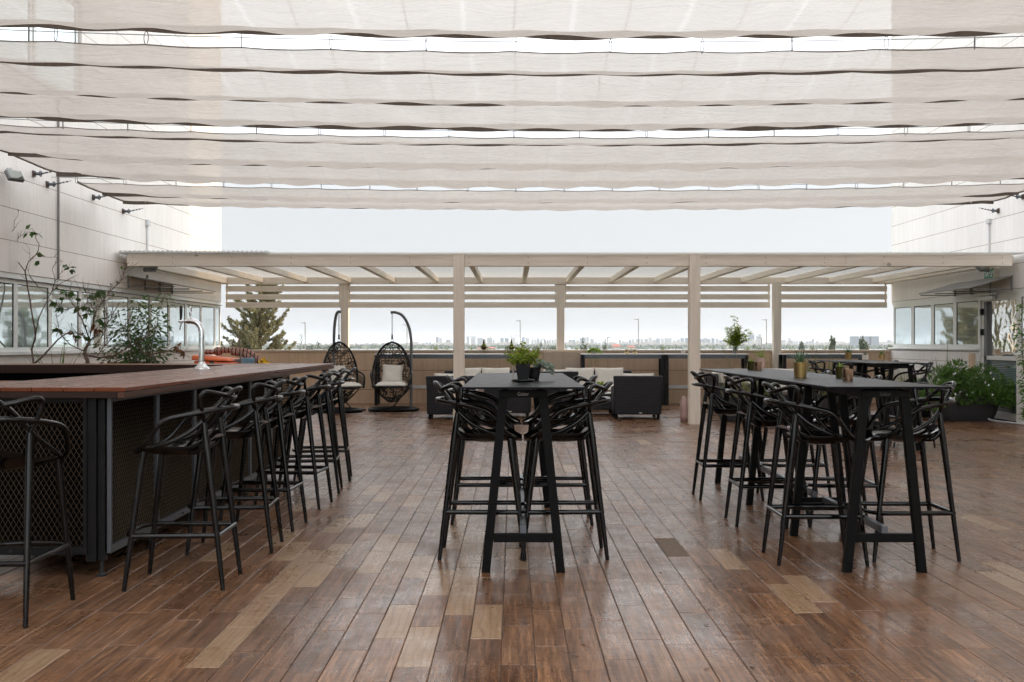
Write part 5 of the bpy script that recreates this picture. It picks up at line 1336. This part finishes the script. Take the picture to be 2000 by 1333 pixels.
for i in range(2):
    for j in range(2): m.lathe([(.05, 0), (.055, .1), (.05, .2), (.056, .3), (.03, .38), (.018, .42)], 12, (-.05+.09*i, .11*j, 0))
m.build('bottles', 'pink_clay', q, smooth=True)
# fallen leaves on the floor
fl = thing('fallen_leaf', 'small dry brown leaf lying on the floor', 'leaf', (0, 0, 0), group='dry leaves scattered on the floor')
m = MB(); m.leaf((-.012, 0, .004), (1, .1, .1), .026, .014, .3, 4, up=(0, 0, 1)); m.build('blade', 'bark', fl); bpy.data.objects.remove(fl.children[0]) if 0 else None
pos = [F(x, y) for x, y in ((1405,1022),(1450,1108),(1385,1192),(1380,1222),(1470,1304),(1810,1183),(1811,1211),(1380,1308),(1745,862),(1030,1157),(1018,1178),(1290,1120),(737,1005),(810,900),(1666,1316),(690,1040),(1140,1260),(520,1170))]
for i, (x, y) in enumerate(pos):
    if i == 0: fl.location = (x, y, .001); fl.rotation_euler.z = 1
    else: dup(fl, (x, y, .001), random.uniform(0, 6), 'small dry brown leaf lying on the floor')

# ================================================================ beyond the parapet
def far_pt(px, Z): return ((px-VX)/FPX*Z, Z)
# big conifer
Zt = 85; tx = (508-VX)/FPX*Zt
cf = thing('conifer_tree', 'large open-branched conifer with upswept tips, just beyond the left end of the parapet', 'tree', (tx, Zt, -12))
tr = MB(); cr = MB(); Ht = EYE+12+(HY-538)*Zt/FPX
KS = 85/68
tr.tube([(0, 0, 0), (.1, 0, Ht*.4), (-.05, 0, Ht*.8), (0, 0, Ht)], [.34, .26, .12, .03], 10)
rc = random.Random(4)
for i in range(190):
    h_ = .34+.65*rc.random()**.85; a = rc.uniform(0, 6.28); z0 = Ht*h_; Lb = KS*(4.0*(1-h_)**.60+.45)*rc.choice((.35, .5, .65, .8, 1.0, 1.15))
    p = Vector((0, 0, z0)); d = Vector((math.cos(a), math.sin(a), rc.uniform(.1, .7))).normalized(); pts = [p.copy()]
    for k in range(11):
        p = p+d*Lb/11; d = (d+Vector((0, 0, .035+.10*(k/10)**2))+rv(.22)).normalized(); pts.append(p.copy())
        if k > 0:
            for s_ in range(3):
                sd_ = (d+rv(1.0)).normalized(); sl_ = Lb*.13*rc.uniform(.4, 1.4)*(1.15-k/14); e_ = p+sd_*sl_+Vector((0, 0, .05))
                for j in range(7):
                    c = p.lerp(e_, rc.uniform(0, 1.1))+rv(.075)
                    for _ in range(3): cr.leaf(c, rv(), rc.uniform(.10, .21), rc.uniform(.055, .105), .3)
    tr.tube(pts, [.05*(1-k/13) for k in range(12)], 4)
tr.build('trunk', 'bark', cf, smooth=True); cr.build('crown', 'leaf_conifer', cf)

# round far trees: one crown per kind, copied
def far_tree(kind, seed):
    r0 = random.Random(seed); m = MB(); tk = MB(); tk.tube([(0, 0, 0), (.0, 0, .45)], [.035, .02], 6)
    if kind == 'cypress': cl = [(r0.uniform(-.09, .09), r0.uniform(-.09, .09), .1+.85*k/26, .13*(1-abs(k/26-.4)*.9)) for k in range(27)]
    elif kind == 'pine': cl = [(r0.uniform(-.22, .22)*(1.1-k/30), r0.uniform(-.22, .22), .35+.6*k/26, .11) for k in range(27)]
    else: cl = [(r0.gauss(0, .25), r0.gauss(0, .25), .55+r0.gauss(0, .16), r0.uniform(.12, .22)) for k in range(26)]
    for x, y, z, q_ in cl:
        for _ in range(38): v = rv().normalized()*q_*r0.uniform(.6, 1.05); m.leaf((x+v.x, y+v.y, max(.08, z+v.z*.8)), rv(), .085, .06, .3)
    return m, tk
protos = {}
def tree(px, ytop, Z, wpx, kind, mat, lab, grp='far trees beyond the parapet'):
    x, y = far_pt(px, Z); H = (EYE-(ytop-HY)/FPX*Z)+12; W = wpx/FPX*Z
    k = (kind, mat)
    if k not in protos:
        m, tk = far_tree(kind, len(protos)+3); t_ = thing('tree', lab, 'tree', (x, y, -12), 0, grp); m.build('crown', mat, t_); tk.build('trunk', 'bark', t_); protos[k] = t_
    else: t_ = dup(protos[k], (x, y, -12), random.uniform(0, 6), lab, grp)
    ww = {'cypress': .24, 'pine': .55, 'round': .95}[kind]; t_.scale = (W/ww, W/ww, H)
for i, (px, yt, Z, wp, kd, mt, lab) in enumerate([
    (852, 673, 420, 26, 'round', 'leaf_far_green', 'bushy green tree just left of the left front post, beyond the parapet'),
    (921, 677, 420, 30, 'round', 'leaf_far_green', 'low green tree just right of the left front post, beyond the parapet'),
    (957, 678, 500, 24, 'round', 'leaf_far_green', 'low green tree left of the plant on the middle table'),
    (993, 674, 620, 20, 'round', 'leaf_far', 'dark tree just left of the plant on the middle table'),
    (1045, 674, 620, 22, 'round', 'leaf_far', 'dark tree left of the short street lamp'),
    (1078, 674, 520, 26, 'round', 'leaf_far', 'dark tree against the left side of the middle back post'),
    (1124, 677, 420, 22, 'round', 'leaf_far_green', 'low green tree right of the middle back post'),
    (1140, 668, 380, 18, 'round', 'leaf_far', 'dark round-topped tree right of the middle back post'),
    (1181, 670, 420, 11, 'round', 'leaf_far', 'small dark ball-topped tree beside the yellowish street lamp'),
    (1291, 673, 420, 20, 'round', 'leaf_far_green', 'green round tree between the tall street lamp and the right front post'),
    (1232, 680, 420, 26, 'round', 'leaf_far_green', 'low green tree left of the tall street lamp'),
    (1395, 678, 420, 30, 'round', 'leaf_far_green', 'low green tree left of the bamboo plant'),
    (1460, 676, 500, 30, 'round', 'leaf_far_green', 'low green tree right of the bamboo plant'),
    (1488, 677, 620, 26, 'round', 'leaf_far', 'low dark tree left of the right back post'),
    (1543, 676, 420, 22, 'round', 'leaf_far_green', 'low green tree right of the right back post'),
    (1566, 669, 620, 14, 'pine', 'leaf_far', 'dark pointed tree above the large gold pot'),
    (1588, 675, 420, 22, 'round', 'leaf_far_green', 'green tree right of the large gold pot'),
    (1612, 676, 420, 20, 'round', 'leaf_far_green', 'green tree just left of the dark cypress'),
    (1626, 660, 300, 9, 'cypress', 'leaf_far', 'dark leaning cypress left of the three office blocks'),
    (1683, 661, 300, 8, 'cypress', 'leaf_far', 'dark cypress in front of the three office blocks'),
    (1690, 672, 300, 24, 'pine', 'leaf_far', 'dark spreading tree in front of the three office blocks'),
    (1738, 676, 500, 12, 'pine', 'leaf_far', 'small dark tree near the right wall'),
    (803, 678, 500, 26, 'round', 'leaf_far_green', 'low green tree between the right hanging chair and the left front post'),
    (720, 680, 500, 22, 'round', 'leaf_far_green', 'low green tree between the two hanging chairs'),
    (606, 672, 620, 26, 'round', 'leaf_far', 'dark tree right of the large conifer'),
    (640, 674, 620, 26, 'round', 'leaf_far', 'dark tree above the left hanging chair'),
    (872, 678, 500, 20, 'round', 'leaf_far_green', 'low green tree left of the left front post, next to the bushy one')]):
    tree(px, yt, Z, wp, kd, mt, lab)

for X_, lb_ in ((66.5, 'large tree beyond the right building, seen only mirrored in the leftmost windows'), (75, 'second large tree beyond the right building, mirrored in the leftmost windows')):
    t_ = dup(protos[('round', 'leaf_far')], (X_, 165, -12), X_, lb_, None); t_.scale = (7, 7, 21)
# street lamps
def lamp(px, yt, Z, lab, arm=-1, mat='street_metal'):
    x, y = far_pt(px, Z); H = (EYE-(yt-HY)/FPX*Z)+12; t_ = thing('street_lamp', lab, 'street lamp', (x, y, -12), 0, 'street lamps beyond the parapet'); k = Z/250
    m = MB(); m.tube(spline([(0, 0, 0), (0, 0, H*.5), (0, 0, H-.6*k), (arm*.10*k, 0, H-.12*k), (arm*.5*k, 0, H)], 4), [.16*k-.0035*k*i for i in range(17)], 6); m.build('pole', mat, t_)
    m = MB(); m.box(min(arm*.45*k, arm*1.05*k), max(arm*.45*k, arm*1.05*k), -.12*k, .12*k, H-.07*k, H+.06*k); m.build('lamp_head', mat, t_)
lamp(596, 631, 250, 'tall street lamp between the conifer and the left hanging chair')
lamp(1016, 627, 250, 'tall street lamp above the leafy plant on the middle table')
lamp(1247, 624, 250, 'tall street lamp between the middle back post and the right front post')
lamp(1497, 625, 250, 'tall street lamp just left of the right back post')
lamp(1186, 659, 300, 'short yellowish street lamp beside the ball-topped tree', 1)
lamp(1065, 664, 300, 'short street lamp left of the middle back post')
lamp(1488, 660, 300, 'short street lamp left of the right back post', -1)
lamp(418, 655, 200, 'pale street lamp near the left wall corner', 1)
lamp(795, 635, 250, 'thin street lamp behind the pole of the right hanging chair', -1)
x, y = far_pt(589, 400); mt = thing('radio_mast', 'slim radio mast with antennas left of the left hanging chair', 'mast', (x, y, -12)); m = MB(); m.tube([(0, 0, 0), (0, 0, 16.6)], .25, 6); m.build('pole', 'street_metal', mt)
m = MB(); [m.box(-.8, .8, -.4, .4, z, z+1.1) for z in (14, 15.6)]; m.build('antenna', 'white_panel', mt)
def crane(px, yt, Z, lab):
    x, y = far_pt(px, Z); H = (EYE-(yt-HY)/FPX*Z)+12; t_ = thing('tower_crane', lab, 'crane', (x, y, -12)); m = MB(); m.beam((0, 0, 0), (0, 0, H), 2.0, 2.0); m.build('mast', 'street_metal', t_)
    m = MB(); m.beam((-14, 0, H-3), (34, 0, H-1), 1.6, 1.6); m.beam((0, 0, H-2), (0, 0, H+4), 1.4, 1.4); m.beam((0, 0, H+4), (28, 0, H-1), .6, .6); m.build('jib', 'street_metal', t_)
crane(914, 657, 4000, 'thin tower crane above the skyline, right of the left front post'); crane(999, 656, 4200, 'thin tower crane above the skyline, over the leafy table plant'); crane(1236, 662, 4200, 'thin tower crane above the skyline, left of the tall street lamp')

# highway barrier
nb = thing('noise_barrier', 'long white highway barrier with thin posts, low along the horizon just above the parapet', 'barrier', (0, 1500, -12))
m = MB(); m.box(-560, 640, 0, 1, 0, 4.5); m.build('panels', 'white_panel', nb)
m = MB(); [m.box(-560+14.5*k, -559.3+14.5*k, -.6, -.05, 0, 5.4) for k in range(83)]; m.build('posts', 'street_metal', nb)
def lowb(px0, px1, yt, Z, mat, lab, cat='building', grp=None, roof=None):
    a = (px0-VX)/FPX*Z; b = (px1-VX)/FPX*Z; H = (EYE-(yt-HY)/FPX*Z)+12; t_ = thing('house', lab, cat, ((a+b)/2, Z, -12), 0, grp); W = b-a
    m = MB(); m.box(-W/2, W/2, 0, W*.6, 0, H); m.build('wall', mat, t_)
    if roof: m = MB(); m.hexa([(-W/2-1, -1, H), (W/2+1, -1, H), (W/2+1, W*.6+1, H), (-W/2-1, W*.6+1, H)], [(-W*.3, W*.25, H+roof), (W*.3, W*.25, H+roof), (W*.3, W*.35, H+roof), (-W*.3, W*.35, H+roof)]); m.build('roof', 'red_roof', t_)
lowb(930, 968, 680.5, 1420, 'facade_low', 'long low house with a dark red roof, left of the leafy table plant', roof=1.6)
lowb(1196, 1212, 677, 1400, 'facade_low', 'small house with a red roof between the yellowish street lamp and the tall one', roof=3)
lowb(1226, 1240, 678.5, 1400, 'facade_low', 'small house with a red roof left of the tall street lamp', roof=2)
lowb(1108, 1114, 679, 1300, 'white_panel', 'small white box building at the right side of the middle back post')

# the city
rc = random.Random(77)
def tower_mesh(seed):
    r0 = random.Random(seed); m = MB(); n = r0.choice((1, 2, 2, 3)); x = -.5
    for i in range(n):
        w_ = 1/n; h_ = r0.uniform(.86, 1.0) if i != r0.randrange(n) else 1.0; m.box(x+.02, x+w_-.02, r0.uniform(-.06, .04), .55, 0, h_); 
        if r0.random() < .7: m.box(x+w_*.3, x+w_*.75, .12, .4, h_, h_+.035)
        x += w_
    for k in range(3): m.box(-.5+.33*k+.1, -.5+.33*k+.19, -.10, -.058, .05, .84)
    return m
tm = []
def put_tower(px0, px1, yt, Z, mat, lab, cat, grp, name, seeds):
    a = (px0-VX)/FPX*Z; b = (px1-VX)/FPX*Z; H = (EYE-(yt-HY)/FPX*Z)+12; s_ = rc.choice(seeds); key = (s_, mat)
    if key not in put_tower.c:
        o = tower_mesh(s_)
        W = 30.; o.v = [(p[0]*W, p[1]*W, p[2]*60) for p in o.v]; ob = o.build(name, mat); put_tower.c[key] = ob
    else: ob = put_tower.c[key].copy(); COL.objects.link(ob)
    ob.location = ((a+b)/2, Z, -12); ob.scale = ((b-a)/30, (b-a)/30, H/60); tag(ob, lab, cat, grp)
put_tower.c = {}
def cl(x0, x1, y, n, j=3):
    out = []; w_ = (x1-x0)/n
    for i in range(n): out.append((x0+w_*i+rc.uniform(0, w_*.12), x0+w_*(i+1)-rc.uniform(0, w_*.15), y+rc.uniform(-j*.3, j)))
    return out
T = [(851, 856.5, 658.7), (857, 864, 658), (871, 880, 664.5), (911, 917, 658.7), (919.5, 929, 658.7), (932, 944, 660.5), (945, 949, 662), (951, 962, 660), (963, 966, 664), (977, 984, 660), (985.5, 993.5, 658.7), (999, 1006, 659.5), (1019, 1025, 659), (1026, 1034, 659.5)]
T += cl(1037, 1060, 661.5, 4) + cl(1062, 1087, 663, 5) + cl(1110, 1140, 661, 4) + [(1140.5, 1145, 657.5), (1145.5, 1150, 658), (1153, 1160, 661.5)] + cl(1160, 1205, 668, 6)
T += cl(1208, 1240, 665, 5) + cl(1242, 1345, 660.5, 13, 3.5) + cl(1366, 1420, 661, 7, 4) + cl(1418, 1448, 665, 4)
T += [(1462, 1474, 654), (1477, 1481, 655), (1481.5, 1487, 653.5), (1464, 1474, 663), (1475, 1482, 662.5), (1450, 1460, 666)]
T += cl(1524, 1560, 663, 6, 4) + cl(1560, 1600, 667, 6, 3) + [(1539, 1545, 660), (1586, 1590, 662.5), (1624, 1629, 657), (1640, 1652, 667), (1630, 1638, 666)] + cl(1725, 1752, 665, 3, 3) + cl(1600, 1660, 669, 6, 2)
T += cl(640, 736, 671.5, 12, 2.5) + cl(804, 850, 668, 7, 3) + cl(582, 628, 670, 5, 3) + cl(432, 470, 673, 4, 3)
for x0, x1, y in T: put_tower(x0, x1, y, rc.uniform(4000, 4700), rc.choice(('facade_pale', 'facade_pale', 'facade_grey')), 'hazy apartment tower on the far skyline', 'tower', 'apartment towers on the far skyline', 'apartment_tower', (1, 2, 3, 4, 5, 6, 7, 8))
for (x0, x1), lb_ in zip(((1663, 1678), (1683, 1698), (1702, 1717)), ('left one', 'middle one', 'right one')):
    a = (x0-VX)/FPX*2600; b = (x1-VX)/FPX*2600; H = (EYE-(657.5-HY)/FPX*2600)+12
    t_ = thing('office_block', 'square grey glass office block, %s of the three alike near the right wall' % lb_, 'office building', ((a+b)/2, 2600, -12), 0, 'three square office blocks')
    m = MB(); m.box(-(b-a)/2, (b-a)/2, 0, (b-a)*.8, 0, H); m.build('body', 'facade_grey', t_); m = MB(); m.box(-(b-a)/2-.4, (b-a)/2+.4, -.4, (b-a)*.8, H+.01, H+1.2); m.build('roof_edge', 'white_panel', t_)
    m = MB(); m.tube([(-(b-a)*.4, 3, H+1.2), (-(b-a)*.4, 3, H+5)], .3, 4); m.build('antenna', 'street_metal', t_)
x = 430
while x < 1760:
    w_ = rc.uniform(5, 13); put_tower(x, x+w_, rc.uniform(667.5, 673.5)+(1.5 if x < 860 else 0), rc.uniform(3500, 4000), 'facade_low', 'low pale building at the foot of the far skyline', 'building', 'low buildings at the foot of the skyline', 'low_building', (11, 12, 13, 14)); x += w_*rc.uniform(.72, 1.0)
x = 440
while x < 1750:
    w_ = rc.uniform(5, 10); put_tower(x, x+w_, rc.uniform(670.5, 675.5), rc.uniform(2900, 3300), 'facade_low', 'low pale building at the foot of the far skyline', 'building', 'low buildings at the foot of the skyline', 'low_building', (11, 12, 13, 14)); x += w_*rc.uniform(1.3, 2.4)
wd = MB(); ico = [(0, 0, 1), (.894, 0, .447), (.276, .851, .447), (-.724, .526, .447), (-.724, -.526, .447), (.276, -.851, .447), (.724, .526, -.447), (-.276, .851, -.447), (-.894, 0, -.447), (-.276, -.851, -.447), (.724, -.526, -.447)]
icf = [(0,1,2),(0,2,3),(0,3,4),(0,4,5),(0,5,1),(1,6,2),(2,7,3),(3,8,4),(4,9,5),(5,10,1),(6,7,2),(7,8,3),(8,9,4),(9,10,5),(10,6,1)]
for i in range(2600):
    Z = rc.choice((1650, 1900, 2200, 2600, 3000))*rc.uniform(.93, 1.07); px = rc.uniform(400, 1780); s_ = rc.uniform(3, 7); xx, yy = far_pt(px, Z); sz = rc.uniform(5, 10.5)
    wd.add([(xx+a*s_*rc.uniform(.7, 1.2), yy+b*s_, -12+max(0, c+.45)*sz*.69*rc.uniform(.8, 1.1)) for a, b, c in ico], icf)
tag(wd.build('woodland', 'leaf_far'), 'low hazy belt of trees in front of the skyline', 'woodland', kind='stuff')

# ================================================================ air
hz = MB(); hz.box(-15900, 15900, -2900, 29900, -17, 75); t = NT('haze_air'); 
pv = t.n('ShaderNodeVolumePrincipled'); pv.inputs['Color'].default_value = (.86, .93, 1.0, 1); pv.inputs['Density'].default_value = .00008; pv.inputs['Anisotropy'].default_value = .2
t.l(pv.outputs[0], t.o.inputs['Volume']); ho = hz.build('haze', 'haze_air'); tag(ho, kind='stuff')
